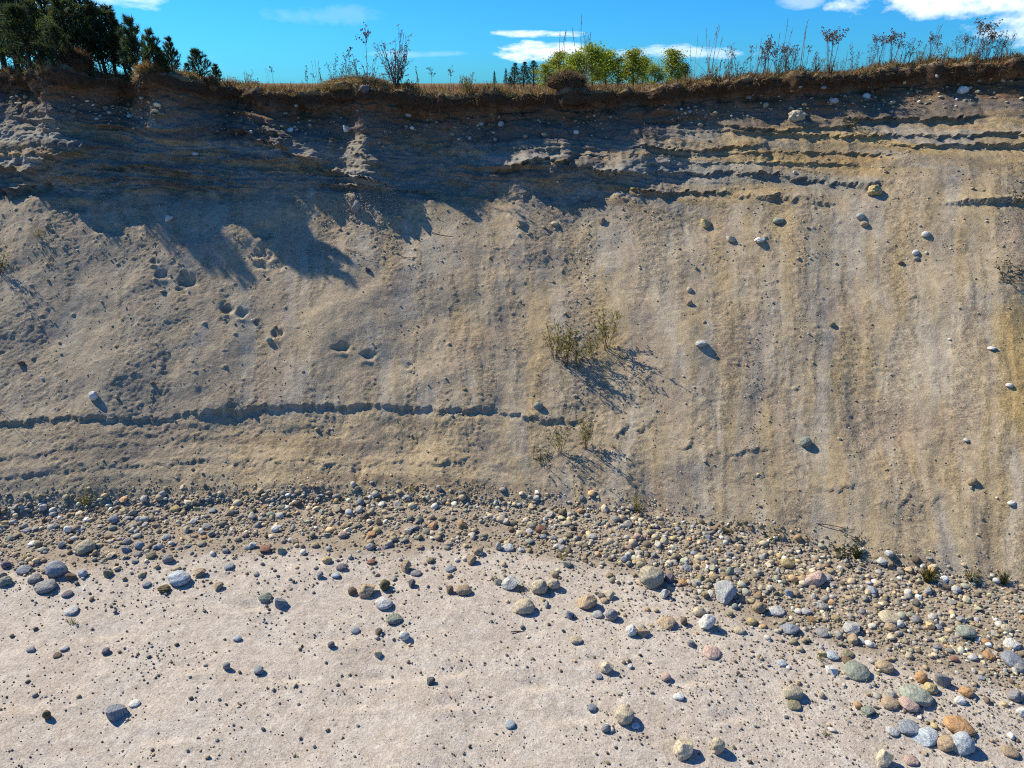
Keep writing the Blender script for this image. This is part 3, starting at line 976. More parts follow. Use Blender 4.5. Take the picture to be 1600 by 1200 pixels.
 (1330, 981, 27, 20, 'pale grey', 'wedge', 'grey-pink wedge boulder above a tan peaked one'),
 (1332, 999, 18, 17, 'tan', 'wedge', 'tan peaked stone in front of the grey-pink wedge'),
 (1391, 979, 20, 14, 'tan', 'flat', 'peach flat stone right under the cream-green oval boulder'),
 (1405, 975, 13, 12, 'white', 'round', 'white round cobble beside the peach flat stone'),
 (1361, 923, 21, 15, 'blue-grey', 'wedge', 'blue-grey wedge stone with a dark hollow in the cobbles'),
 (1233, 981, 30, 20, 'blue-grey', 'wedge', 'blue-grey cracked boulder at the sandy edge of the cobbles'),
 (1212, 954, 25, 13, 'pale grey', 'oval', 'long pale grey cobble at the sandy edge of the cobbles'),
 (1284, 986, 21, 15, 'grey', 'round', 'grey round stone beside the cracked blue-grey boulder'),
 (1325, 1020, 18, 13, 'olive', 'oval', 'olive oval stone stacked on a brown flat one'),
 (1324, 1031, 18, 9, 'brown', 'flat', 'brown flat stone beneath the olive oval one'),
 (1338, 1047, 40, 23, 'green-grey', 'oval', 'long green-grey boulder at the lower edge of the cobbles'),
 (1381, 1040, 28, 20, 'tan', 'round', 'tan-brown boulder beside the long green-grey one'),
 (1300, 1046, 19, 15, 'white', 'angular', 'greenish-white angular stone on sand beside the long green-grey boulder'),
 (1438, 1058, 20, 17, 'orange', 'round', 'bright orange round stone above a yellow-tan one'),
 (1472, 1064, 23, 22, 'grey', 'angular', 'grey angular boulder beside the bright orange stone'),
 (1453, 1075, 23, 18, 'yellow', 'oval', 'yellow-tan oval stone below the bright orange one'),
 (1390, 1098, 29, 14, 'tan', 'oval', 'long tan stone end to end with a pinkish oval boulder'),
 (1420, 1098, 31, 22, 'pink', 'oval', 'pinkish oval boulder between the long tan stone and a grey slab'),
 (1430, 1085, 48, 23, 'green-grey', 'flat', 'long greenish-grey slab behind the pinkish oval boulder'),
 (1509, 1080, 21, 17, 'orange', 'round', 'orange round stone above a white-blue cobble'),
 (1500, 1094, 18, 13, 'white', 'oval', 'white-blue cobble just under the orange round stone'),
 (1545, 1023, 21, 14, 'orange', 'oval', 'orange oval stone near a long dark blue-grey one'),
 (1542, 1003, 16, 11, 'orange', 'flat', 'pale orange flat stone behind the orange oval one'),
 (1582, 1031, 36, 16, 'blue-grey', 'oval', 'long dark blue-grey stone running out of the picture'),
 (1592, 1044, 20, 16, 'grey', 'round', 'grey stone in front of the long dark blue-grey one'),
 (1507, 988, 27, 20, 'green-grey', 'angular', 'blue-green angular boulder in the cobbles with flat faces'),
 (1580, 1005, 25, 14, 'white', 'flat', 'white tilted slab in the cobbles near the picture edge'),
 (1572, 981, 17, 13, 'cream', 'oval', 'cream-olive cobble above the white tilted slab'),
 (1238, 1082, 29, 22, 'khaki', 'oval', 'olive-tan boulder with a long shadow alone on the sand'),
 (1240, 1101, 20, 9, 'olive', 'flat', 'flat olive stone in the shadow of the olive-tan boulder'),
 (1497, 1132, 46, 29, 'orange', 'oval', 'largest orange-tan boulder near the front with a pale blue one before it'),
 (1502, 1161, 34, 34, 'pale blue', 'round', 'big pale blue boulder leaning on a tan one at the front'),
 (1478, 1161, 30, 24, 'tan', 'round', 'tan boulder leaning against the big pale blue one'),
 (1444, 1149, 42, 22, 'pale blue', 'wedge', 'pale blue low boulder half sunk in the sand'),
 (1418, 1136, 34, 16, 'blue-grey', 'flat', 'flat blue-grey slab sunk in sand behind the pale blue low boulder'),
 (1585, 1086, 24, 20, 'grey', 'round', 'dark grey round stone near the picture edge above a pale one'),
 (1597, 1113, 20, 17, 'white', 'round', 'white stone cut by the picture edge'),
 (1340, 1102, 12, 10, 'orange', 'round', 'small orange pebble in a trio with a green-grey stone'),
 (1355, 1110, 20, 14, 'green-grey', 'angular', 'green-grey stone in a trio beside a small orange pebble'),
 (1394, 1141, 20, 13, 'pale grey', 'oval', 'pale sandy cobble beside a dry tuft near the front'),
 (1300, 1024, 20, 9, 'pale blue', 'flat', 'flat blue-white stone beside a green tuft at the cobble edge'),
 (1222, 1035, 15, 10, 'pale blue', 'flat', 'flat pale blue stone alone on the sand past the cobble edge'),
 (1381, 1186, 26, 26, 'cream', 'wedge', 'cream block standing on the sand at the front edge'),
 (1423, 1187, 22, 12, 'pink', 'flat', 'flat pinkish stone at the front edge'),
 (1577, 1173, 24, 14, 'tan', 'oval', 'tan cobble near the front corner with a dark shadow'),
 # on the slope
 (1095, 536, 18, 14, 'pale grey', 'flat', 'pale flat-topped stone sitting out on the middle of the bare slope'),
 (1258, 691, 18, 16, 'green-grey', 'round', 'dark green-grey round stone lower down on the bare slope'),
 (1519, 753, 14, 13, 'tan', 'round', 'tan-grey stone low on the slope with small bits behind it'),
 (1216, 344, 18, 12, 'green-grey', 'flat', 'flat greenish stone below a dark clump high on the slope'),
 (1344, 338, 15, 10, 'pale grey', 'oval', 'pale oval stone directly above a tan one high on the slope'),
 (1350, 350, 13, 9, 'tan', 'oval', 'tan oval stone directly under a pale one high on the slope'),
 (1446, 366, 13, 9, 'white', 'round', 'white round stone alone on smooth sand high on the slope'),
 (1103, 349, 17, 13, 'yellow', 'angular', 'yellowish stone with a dark shadow high on the slope'),
 (940, 346, 13, 11, 'tan', 'angular', 'tan stone above a small dark hole high on the slope'),
 (1187, 375, 18, 9, 'white', 'wedge', 'long white stone high on the slope'),
 (1143, 373, 16, 9, 'cream', 'angular', 'cream stone pair lying beside the long white stone'),
 (1366, 299, 23, 18, 'yellow', 'clod', 'yellow clod hanging at the broken end of the grey bed'),
 (814, 349, 19, 10, 'tan', 'angular', 'blocky tan stone high on the slope next to the shadow tip'),
 (867, 349, 13, 8, 'cream', 'flat', 'small pale flat stone high on the slope between two tan ones'),
 (1077, 453, 9, 9, 'cream', 'round', 'upper of two small round stones in line on the slope'),
 (1077, 474, 10, 9, 'tan', 'round', 'lower of two small round stones in line on the slope'),
 (1577, 602, 11, 7, 'white', 'oval', 'small white stone on the ochre streak at the picture edge'),
 (1580, 786, 13, 8, 'white', 'flat', 'small white stone at the foot of the ochre streak'),
 (147, 619, 13, 15, 'white', 'oval', 'white-blue upright stone throwing a long shadow over the broken crust'),
 (265, 342, 13, 11, 'white', 'wedge', 'bright bluish chunk lying in the deep tree shadow'),
 (556, 325, 17, 20, 'grey', 'wedge', 'grey pointed stone standing in rubble just below the shaded cliff'),
 (841, 634, 16, 13, 'green-grey', 'round', 'green-grey stone stuck in the end of the broken crust'),
 (421, 532, 10, 10, 'green-grey', 'round', 'small green-grey stone just under a footprint on the slope'),
 (1300, 507, 10, 8, 'olive', 'round', 'small olive stone in the gravelly streak on the slope'),
 (1430, 395, 11, 8, 'white', 'oval', 'small white stone above a grey one high on the slope'),
 (1432, 404, 9, 6, 'grey', 'oval', 'small grey stone just under a white one high on the slope'),
 (1407, 411, 9, 7, 'brown', 'oval', 'small brown stone below a white and grey pair on the slope'),
 (1549, 544, 12, 6, 'white', 'flat', 'slim white stone alone on the slope near the ochre streak'),
 (1510, 687, 10, 7, 'pale grey', 'flat', 'small pale stone between two larger ones low on the slope'),
 (34, 568, 10, 10, 'brown', 'clod', 'small brown clod with a long shadow on the slope near the picture edge'),
 (575, 422, 9, 8, 'dark grey', 'angular', 'small dark stone just below the long pointed tree shadow'),
 # in the cliff
 (1353, 150, 13, 12, 'white', 'round', 'white round stone set in the dark gravel under the sod'),
 (1303, 157, 14, 9, 'pale grey', 'oval', 'pale oval stone set in the dark gravel beside a white round one'),
 (1504, 140, 18, 13, 'white', 'oval', 'large white stone set high in the dark gravel under the sod'),
 (1245, 181, 28, 22, 'cream', 'clod', 'pale knobbly lump of cemented gravel on the yellow ledge'),
 (900, 206, 10, 7, 'white', 'oval', 'small white stone in the shaded grey face near its sunlit edge'),
 (305, 240, 10, 6, 'white', 'oval', 'small white stone glowing in the deep shade of the cliff'),
 (638, 179, 11, 7, 'pale grey', 'oval', 'pale oval stone in the shaded gravel below the sod'),
 (783, 193, 10, 9, 'pale grey', 'round', 'pale round stone in the shaded gravel beside a smaller one'),
 (752, 193, 8, 6, 'pale grey', 'oval', 'smaller pale stone in the shaded gravel beside a round one'),
 (542, 200, 12, 10, 'white', 'angular', 'pair of pale stones in the shaded gravel under the mound'),
 (570, 138, 16, 13, 'dark grey', 'clod', 'dark lump sitting on the grassy rim below the bush'),
]
for s in BIG:
    px, py, w, h, tone, kind, label = s
    cliff_ = py < 260
    place_stone(px, py, w, h, tone, kind, label, name='boulder' if w >= 26 and not cliff_ else 'stone', sink=.75 if cliff_ else random.uniform(.35, .55),
                cat='boulder' if w >= 26 else 'stone')


def band(px):
    return np.interp(px, cpx, ctoe), np.interp(px, low_px, low_py), np.interp(px, low_px, spa_py)


# the next largest cobbles of the band, one object each, told apart by what they lie beside
MIX = ['grey'] * 5 + ['blue-grey'] * 3 + ['pale grey'] * 3 + ['tan'] * 5 + ['cream'] * 3 + ['brown'] * 3 + ['green-grey'] * 2 + ['olive'] * 2 + ['orange', 'pink', 'red-brown', 'yellow', 'purple-grey', 'white']
MARKS = [(90, 891, 'the large smooth blue-grey boulder'), (281, 902, 'the pale blue domed boulder'), (135, 855, 'the half-buried olive-grey boulder'), (9, 908, 'the greenish edge stone'),
         (415, 858, 'the red-brown blocky cobble'), (574, 922, 'the peach-tan boulder'), (511, 875, 'the yellowish round cobble'), (635, 887, 'the tan upright cobble'), (779, 854, 'the slim upright pale stone'),
         (843, 918, 'the cream boulders by the tuft'), (916, 940, 'the slanting wedge boulder'), (1018, 902, 'the biggest greenish-tan boulder'), (1133, 927, 'the pointed pale grey boulder'), (1103, 973, 'the white peaked boulder'),
         (1273, 904, 'the pink slanting boulder'), (1233, 981, 'the cracked blue-grey boulder'), (1388, 963, 'the cream-green oval boulder'), (1338, 1047, 'the long green-grey boulder'), (1507, 988, 'the blue-green angular boulder'),
         (1438, 1058, 'the bright orange stone'), (1582, 1031, 'the long dark blue-grey stone'), (1447, 908, 'the largest grass tuft'), (1140, 832, 'the farthest dark bush'), (1320, 868, 'the nearest dark bush'), (640, 790, 'the dry sprig at the toe'),
         (136, 800, 'the lone thin stem'), (998, 815, 'the dry brown clump'), (263, 873, 'the rounded grey cobble'), (880, 870, 'the dead twig clump')]
WORD = {'round': 'rounded', 'oval': 'oval', 'flat': 'flat', 'angular': 'angular', 'wedge': 'wedge-shaped'}
taken = [(s_[0], s_[1], s_[2]) for s_ in BIG]
used = set()
n_c = tries = 0
while n_c < 100 and tries < 4000:
    tries += 1
    px = random.uniform(-5, 1605)
    a, b, c = band(px)
    py = random.uniform(a + 12, b + 10)
    w = random.uniform(10, 16)
    if any(abs(px - q[0]) < (w + q[2]) * .5 and abs(py - q[1]) < (w + q[2]) * .4 for q in taken):
        continue
    tone = random.choice(MIX)
    k = random.choice(['round', 'oval', 'oval', 'flat', 'angular', 'wedge'])
    q = min(MARKS, key=lambda r_: math.hypot(px - r_[0], (py - r_[1]) * 1.6))
    dx, dy = px - q[0], (py - q[1]) * 1.6
    far_ = 'well ' if math.hypot(dx, dy) > 70 else 'just '
    rel = (('behind ' if dy < 0 else 'in front of ') if abs(dy) > abs(dx) else ('to the left of ' if dx < 0 else 'to the right of '))
    label = f'{tone} {WORD[k]} cobble {far_}{rel}{q[2]}'
    if label in used:
        continue
    if place_stone(px, py, w, w * random.uniform(.6, .85), tone, k, label, 'cobbles crowded along the foot of the bank', name='cobble', cat='stone', sink=random.uniform(.3, .6)):
        taken.append((px, py, w))
        used.add(label)
        n_c += 1


# ------------------------------------------------------------------ the countless smaller stones
def scatter(name, items, sub, kinds=('round', 'oval', 'flat', 'angular', 'wedge', 'clod'), parent=None, smooth=True):
    """items: (location, normal, half width m, tone, sink) joined into one mesh"""
    protos = [stone_shape(k, sub, 500 + i * 13 + len(k)) for i in range(3) for k in kinds]
    small = [stone_shape(k, 0, 500 + i * 13 + len(k)) for i in range(3) for k in kinds]
    V, Fc, Cl, Fl = [], [], [], []
    n = 0
    for loc, nrm, a, tone, sink in items:
        p, f = (protos if a > .03 else small)[int(rng.integers(len(protos)))]
        sc_ = np.array([a, a * rng.uniform(.65, 1.0), a * rng.uniform(.45, .8)])
        q = p * sc_
        z = rng.uniform(0, 6.283)
        cz_, sz_ = math.cos(z), math.sin(z)
        q = np.stack([q[:, 0] * cz_ - q[:, 1] * sz_, q[:, 0] * sz_ + q[:, 1] * cz_, q[:, 2]], 1)
        t = rng.normal(0, .22)
        ct, st = math.cos(t), math.sin(t)
        q = np.stack([q[:, 0], q[:, 1] * ct - q[:, 2] * st, q[:, 1] * st + q[:, 2] * ct], 1)
        q += np.array(loc) + np.array(nrm) * sc_[2] * (1 - sink)
        V.append(q)
        Fc.append(f + n)
        n += len(q)
        Fl.append(np.full(len(f), rng.random() < .45))
        Cl.append(np.repeat(np.array(tone)[None] * rng.uniform(.75, 1.2), len(q), 0))
    me_ = mesh_np(name, np.concatenate(V), np.concatenate(Fc), M_COBBLES, smooth, np.clip(np.concatenate(Cl), .01, .75))
    me_.polygons.foreach_set('use_smooth', np.concatenate(Fl))
    return link(name, me_, parent, 'stuff')


MIX2 = MIX[:-6] + ['tan', 'cream', 'yellow', 'white', 'orange']


def rtone():
    t_ = np.array(TONE[MIX2[int(rng.integers(len(MIX2)))]])
    return (t_ * .6 + np.array([.34, .295, .205]) * .4) * math.exp(rng.normal(.0, .3))


def draws(n, y0f, y1f, densf):
    """candidate picture columns and rows, kept with the given density"""
    X = rng.uniform(-220, 1900, n)
    a_, b_, c_ = band(X)
    y0_, y1_ = y0f(X, a_, b_, c_), y1f(X, a_, b_, c_)
    Y = y0_ + (y1_ - y0_) * rng.random(n)
    keep_ = rng.random(n) < densf(X, Y, a_, b_, c_)
    return zip(X[keep_], Y[keep_], a_[keep_], b_[keep_])


def d_cob(X, Y, a_, b_, c_):
    # crowded between the toe and the lower edge, thinning out over the sand
    yw = Y + 16 * fbm(X * .012, Y * .03, 3, 301)
    d_ = np.where(yw < b_, 1.0, .17 * (1 - np.clip((yw - b_) / (c_ - b_ + 1), 0, 1)) ** 1.3 + .02)
    d_ = np.where((X < 800) & (yw < b_) & (yw > b_ - 24) & (perlin(X * .016, Y * .05, 303) > .12), .25, d_)
    return np.where(Y < a_ - 4, .3 * np.clip(Y - a_ + 26, 0, 22) / 22 + .1, d_)


def wide(a_, lim, base, sg):
    return min(lim, base * math.exp(abs(rng.normal(0, sg))))


UPV = (0, 0, 1)
cob, peb, gr = [], [], []
for px, py, a, b in draws(42000, lambda X, a, b, c: a - 26, lambda X, a, b, c: c, d_cob):
    hit = cast(px, py)
    if hit is None:
        continue
    p = hit[0]
    fan = float(sstep(800, 1000, px))
    w = min(14, (1.55 + .35 * fan) * math.exp(abs(rng.normal(0, .8))) + .6 * fan)
    cob.append((p, UPV, w * depth_of(p) / F / 2, rtone() if w > 7 else rtone() * .6 + np.array((.29, .25, .185)) * .4, rng.uniform(.2, .75)))
print('cobbles', len(cob))
o = scatter('cobbles', cob, 1, ('round', 'oval', 'flat', 'angular', 'wedge', 'angular', 'wedge', 'clod', 'flat'))
tag(o, 'crowded small cobbles heaped along the foot of the sandy bank', 'cobbles')
# grit on the open sand
for px, py, a, b in draws(14000, lambda X, a, b, c: b - 20, lambda X, a, b, c: 0 * X + 1230,
                          lambda X, Y, a, b, c: (.5 + .9 * fbm(X * .008, Y * .02, 3, 305) + np.where(X > 900, .35, 0)) * np.exp(-np.maximum(0, Y - b) / 330) + .06):
    hit = cast(px, py)
    if hit is None:
        continue
    p = hit[0]
    t = np.array(rtone()) * (.5 if rng.random() < .65 else .95)
    peb.append((p, UPV, wide(0, 9, 1.6, .55) * depth_of(p) / F / 2, t, rng.uniform(.0, .4)))
print('pebbles', len(peb))
o = scatter('pebbles', peb, 0, ('angular', 'round', 'wedge', 'clod'))
tag(o, 'loose grit and pebbles sprinkled over the open sand', 'pebbles')


# grit lying on the slope, thick in the gravelly streaks
def d_gr(X, Y, a_, b_, c_):
    st = perlin(X * .018, Y * .0022, 307) + .6 * perlin(X * .05, Y * .006, 308)
    d_ = .04 + .8 * np.maximum(0, st) * np.where(X > 900, 1.0, .45)
    d_ += np.where(Y > a_ - 40, .35, 0) + np.where(Y < 420, .12 + .5 * np.maximum(0, perlin(X * .01, Y * .02, 309)), 0)
    return np.where((X < 1000) & (Y < 300), 0, d_)


for px, py, a, b in draws(24000, lambda X, a, b, c: 0 * X + 225, lambda X, a, b, c: a + 6, d_gr):
    hit = cast(px, py)
    if hit is None:
        continue
    p, nrm, _ = hit
    t = (.36, .29, .19) if rng.random() < .6 else rtone()
    gr.append((p, tuple(nrm), wide(0, 8, 1.6, .5) * depth_of(p) / F / 2, t, rng.uniform(.4, .9)))
print('grit', len(gr))
# rubble fan under the grey stone by the cliff
for _ in range(420):
    px, py = rng.normal(590, 40), rng.normal(315, 14)
    hit = cast(px, py)
    if hit:
        gr.append((hit[0], tuple(hit[1]), rng.uniform(1.5, 4.5) * depth_of(hit[0]) / F / 2, (.24, .22, .19), .3))
o = scatter('slope_gravel', gr, 0, ('angular', 'round', 'clod'), bank)
# gravel bed in the upper cliff
gb_ = []
for _ in range(1500):
    px = rng.uniform(-20, 1620)
    lp = float(np.interp(px, lpx, lpy))
    off = rng.normal(44, 13) if px > 1150 else rng.normal(50, 12)
    if rng.random() > .5 + 1.0 * float(perlin(px * .012, off * .02, 311)) + (.3 if px > 1150 else 0):
        continue
    hit = cast(px, lp + off)
    if hit is None:
        continue
    p, nrm, _ = hit
    w = min(11, 2.4 * math.exp(abs(rng.normal(0, .6))))
    gb_.append((p, tuple(nrm), w * depth_of(p) / F / 2, np.array(rtone()) * .9, rng.uniform(.3, .8)))
scatter('cliff_gravel', gb_, 1, parent=bank)

# ------------------------------------------------------------------ plants
class MB:
    def __init__(s):
        s.v, s.f, s.c, s.n = [], [], [], 0

    def add(s, v, f, c):
        v = np.asarray(v, dtype=float)
        s.v.append(v)
        s.f.append(np.asarray(f) + s.n)
        c = np.asarray(c, dtype=float)
        s.c.append(np.broadcast_to(c, (len(v), 3)))
        s.n += len(v)

    def tube(s, pts, r0, r1, col, sides=3):
        pts = np.asarray(pts, dtype=float)
        n = len(pts)
        d = np.gradient(pts, axis=0)
        d /= np.linalg.norm(d, axis=1)[:, None] + 1e-9
        ref = np.array([.31, .95, .07]) if abs(d[0] @ np.array([.31, .95, .07])) < .9 else np.array([1., 0, 0])
        a = np.cross(d, ref)
        a /= np.linalg.norm(a, axis=1)[:, None] + 1e-9
        b = np.cross(d, a)
        r = np.linspace(r0, r1, n)[:, None]
        th = np.arange(sides) * 2 * math.pi / sides
        V = (pts[:, None] + (a[:, None] * np.cos(th)[None, :, None] + b[:, None] * np.sin(th)[None, :, None]) * r[:, None]).reshape(-1, 3)
        Fs = []
        for i in range(n - 1):
            for k in range(sides):
                p, q = i * sides + k, i * sides + (k + 1) % sides
                Fs += [(p, q, q + sides), (p, q + sides, p + sides)]
        s.add(V, Fs, col)

    def leaf(s, p, d, up, ln, wd, col):
        """a pointed leaf, folded a little along its rib: 4 triangles"""
        p, d = np.asarray(p), np.asarray(d) / (np.linalg.norm(d) + 1e-9)
        sd_ = np.cross(d, up)
        sd_ /= np.linalg.norm(sd_) + 1e-9
        nn = np.cross(sd_, d)
        m_ = p + d * ln * .45
        V = [p, m_ + sd_ * wd / 2 + nn * wd * .15, p + d * ln - nn * ln * .12, m_ - sd_ * wd / 2 + nn * wd * .15, m_]
        s.add(V, [(0, 4, 1), (1, 4, 2), (0, 3, 4), (4, 3, 2)], col)

    def blades(s, P, D, ln, wd, col):
        """many flat needles or blades: P,D (n,3), ln,wd (n,), col (n,3)"""
        n = len(P)
        D = D / (np.linalg.norm(D, axis=1)[:, None] + 1e-9)
        rnd = rng.normal(size=(n, 3))
        S_ = np.cross(D, rnd)
        S_ /= np.linalg.norm(S_, axis=1)[:, None] + 1e-9
        V = np.stack([P - S_ * wd[:, None] / 2, P + S_ * wd[:, None] / 2, P + D * ln[:, None]], 1).reshape(-1, 3)
        s.add(V, np.arange(n * 3).reshape(n, 3), np.repeat(col, 3, 0))

    def blob(s, p, r, col):
        v, f = ICO[0]
        s.add(v * r * rng.uniform(.7, 1.2, (len(v), 1)) + np.asarray(p), f, col)

    def mesh(s, name, mat, smooth=False):
        return mesh_np(name, np.concatenate(s.v), np.concatenate(s.f), mat, smooth, np.clip(np.concatenate(s.c), .004, .8))


def rv(a, b):
    return rng.uniform(a, b)


def cvar(c, amt=.25):
    return np.array(c) * rng.uniform(1 - amt, 1 + amt) * rng.uniform(.93, 1.07, 3)


def bend(p0, d0, ln, n=5, droop=0.0, wob=.06):
    pts = [np.array(p0, dtype=float)]
    d = np.array(d0, dtype=float)
    d /= np.linalg.norm(d)
    for i in range(n):
        d = d + rng.normal(0, wob, 3) + np.array([0, 0, -droop])
        d /= np.linalg.norm(d)
        pts.append(pts[-1] + d * ln / n)
    return np.array(pts)


# ---- pines
def pine_meshes(seed, h, width, dark=1.0, bare=.12, bushy=1.0):
    global rng
    keep, rng = rng, np.random.default_rng(seed)
    tr, cr = MB(), MB()
    top = bend((0, 0, 0), (0, 0, 1), h, 9, 0, .02)
    tr.tube(top, .022 * h + .012, .006, (.09, .06, .042), 6)
    nw = max(6, int(h / .26))
    for i in range(nw):
        t = bare + (1 - bare) * (i + rv(-.2, .2)) / nw
        t = min(max(t, .05), .985)
        z0 = t * h
        base = np.array([np.interp(z0, top[:, 2], top[:, 0]), np.interp(z0, top[:, 2], top[:, 1]), z0])
        prof = width * (1 - t) ** .7 * min(1, .7 + t * 1.6)
        nb = int(rv(5, 7.99))
        a0 = rv(0, 6.28)
        for k in range(nb):
            a = a0 + k * 6.283 / nb + rv(-.25, .25)
            ln = max(.1, prof * rv(.7, 1.15))
            br = bend(base, (math.cos(a), math.sin(a), .55 + .5 * t), ln, 4, -.07, .06)
            tr.tube(br, .008 + .006 * ln, .003, (.085, .06, .04), 3)
            ends = [br]
            for q in range(int(2 + ln * 4 * bushy)):
                u = rv(.3, .98)
                pp = br[int(u * 4)] + (br[min(4, int(u * 4) + 1)] - br[int(u * 4)]) * (u * 4 % 1)
                dd = (br[-1] - br[0]) / ln + rng.normal(0, .55, 3) + np.array([0, 0, .35])
                tw_ = bend(pp, dd, ln * rv(.2, .38) + .05, 2, -.1, .05)
                tr.tube(tw_, .004, .002, (.085, .06, .04), 3)
                ends.append(tw_)
            for e in ends:
                m_ = int(22 * (1.3 if e is br else 1))
                u = rng.uniform(.25, 1, m_)
                P = e[0] + (e[-1] - e[0]) * u[:, None]
                D = (e[-1] - e[0]) / (np.linalg.norm(e[-1] - e[0]) + 1e-9) + rng.normal(0, .6, (m_, 3))
                tone = cvar((.045, .068, .035), .4) * dark if rng.random() < .65 else cvar((.095, .115, .035), .3) * dark
                cr.blades(P, D, rng.uniform(.10, .19, m_), rng.uniform(.018, .03, m_), np.broadcast_to(tone, (m_, 3)) * rng.uniform(.7, 1.3, (m_, 1)))
    # the leading shoot
    for e_ in range(3):
        m_ = 26
        P = top[-1] - np.array([0, 0, 1]) * rng.uniform(0, .3, m_)[:, None]
        cr.blades(P, np.array([0, 0, 1.0]) + rng.normal(0, .5, (m_, 3)), rng.uniform(.09, .15, m_), rng.uniform(.014, .022, m_), np.broadcast_to(np.array((.035, .05, .025)) * dark, (m_, 3)))
    out = tr.mesh('pine_trunk', M_STEM), cr.mesh('pine_crown', M_LEAF)
    rng = keep
    return out


def leafy_meshes(seed, h, width, leaf, cols, nleaf, trunk_frac=.25, sparse=1.0, twigs=14):
    global rng
    keep, rng = rng, np.random.default_rng(seed)
    tr, cr = MB(), MB()
    top = bend((0, 0, 0), (rv(-.05, .05), 0, 1), h * .92, 8, 0, .04)
    tr.tube(top, .014 * h + .01, .008, (.12, .10, .08), 5)
    clumps = []
    for i in range(twigs):
        t = trunk_frac + (1 - trunk_frac) * (i + .5) / twigs * .95
        b = top[0] + (top[-1] - top[0]) * 0 + np.array([np.interp(t * h * .92, top[:, 2], top[:, 0]), np.interp(t * h * .92, top[:, 2], top[:, 1]), t * h * .92])
        a = rv(0, 6.28)
        ln = width * (math.sin(math.pi * min(1, (t - trunk_frac) / (1 - trunk_frac) * .8 + .2)) ** .7) * rv(.55, 1.1)
        br = bend(b, (math.cos(a), math.sin(a), rv(.5, 1.1)), ln, 4, -.04, .1)
        tr.tube(br, .006 * h * .6 + .006, .004, (.11, .09, .07), 4)
        for _ in range(3):
            dd = (br[-1] - br[1]) + rng.normal(0, .4 * ln, 3)
            t2 = bend(br[int(rv(1, 4))], dd, ln * rv(.3, .6), 3, 0, .1)
            tr.tube(t2, .006, .003, (.11, .09, .07), 3)
            clumps += [t2[-1], t2[-2]]
        clumps += [br[-1], br[-2], br[-3]]
    clumps.append(top[-1])
    for i in range(nleaf):
        c = clumps[int(rng.integers(len(clumps)))]
        p = c + rng.normal(0, 1, 3) * width * .17 * sparse
        col = cvar(cols[int(rng.integers(len(cols)))], .3)
        cr.leaf(p, rng.normal(0, 1, 3) + np.array([0, 0, -.3]), rng.normal(0, 1, 3), leaf * rv(.7, 1.3), leaf * rv(.5, .8), col)
    out = tr.mesh('tree_trunk', M_STEM), cr.mesh('tree_crown', M_LEAF)
    rng = keep
    return out


def rim_point(px, delta):
    """ground point on top of the bank, delta metres behind the sod lip, seen at column px"""
    y = 20.0
    for _ in range(8):
        dep = y * CP + .3 * SP
        x = (px - 800) / F * dep
        y = float(lip_y(x)) + delta
    hit = drop(x, y)
    z = hit[0].z if hit else PLAT
    return Vector((x, y, max(z, PLAT - .2) if delta > 6 else z))


def height_to(p, py):
    """how tall a thing standing at p is when its top shows at row py"""
    d = ray(800, py)
    return CZ + d[2] * (p.y / d[1]) - p.z


def put(name, p, meshes, label, cat, group=None, h=1.0, h0=1.0, rz=None, lean=(0, 0), squash=1.0):
    e = empty(name, p - Vector((0, 0, .04)), random.uniform(0, 6.28) if rz is None else rz, h / h0)
    e.scale = (h / h0 * squash, h / h0 * squash, h / h0)
    e.rotation_euler[0], e.rotation_euler[1] = lean
    tag(e, label, cat, group)
    for nm, m_ in meshes:
        o_ = link(nm, m_, e)
        if nm in ('leaf', 'seed_head', 'crown'):
            o_['kind'] = 'stuff'
    return e


def pm(t):
    return [('trunk', t[0]), ('crown', t[1])]


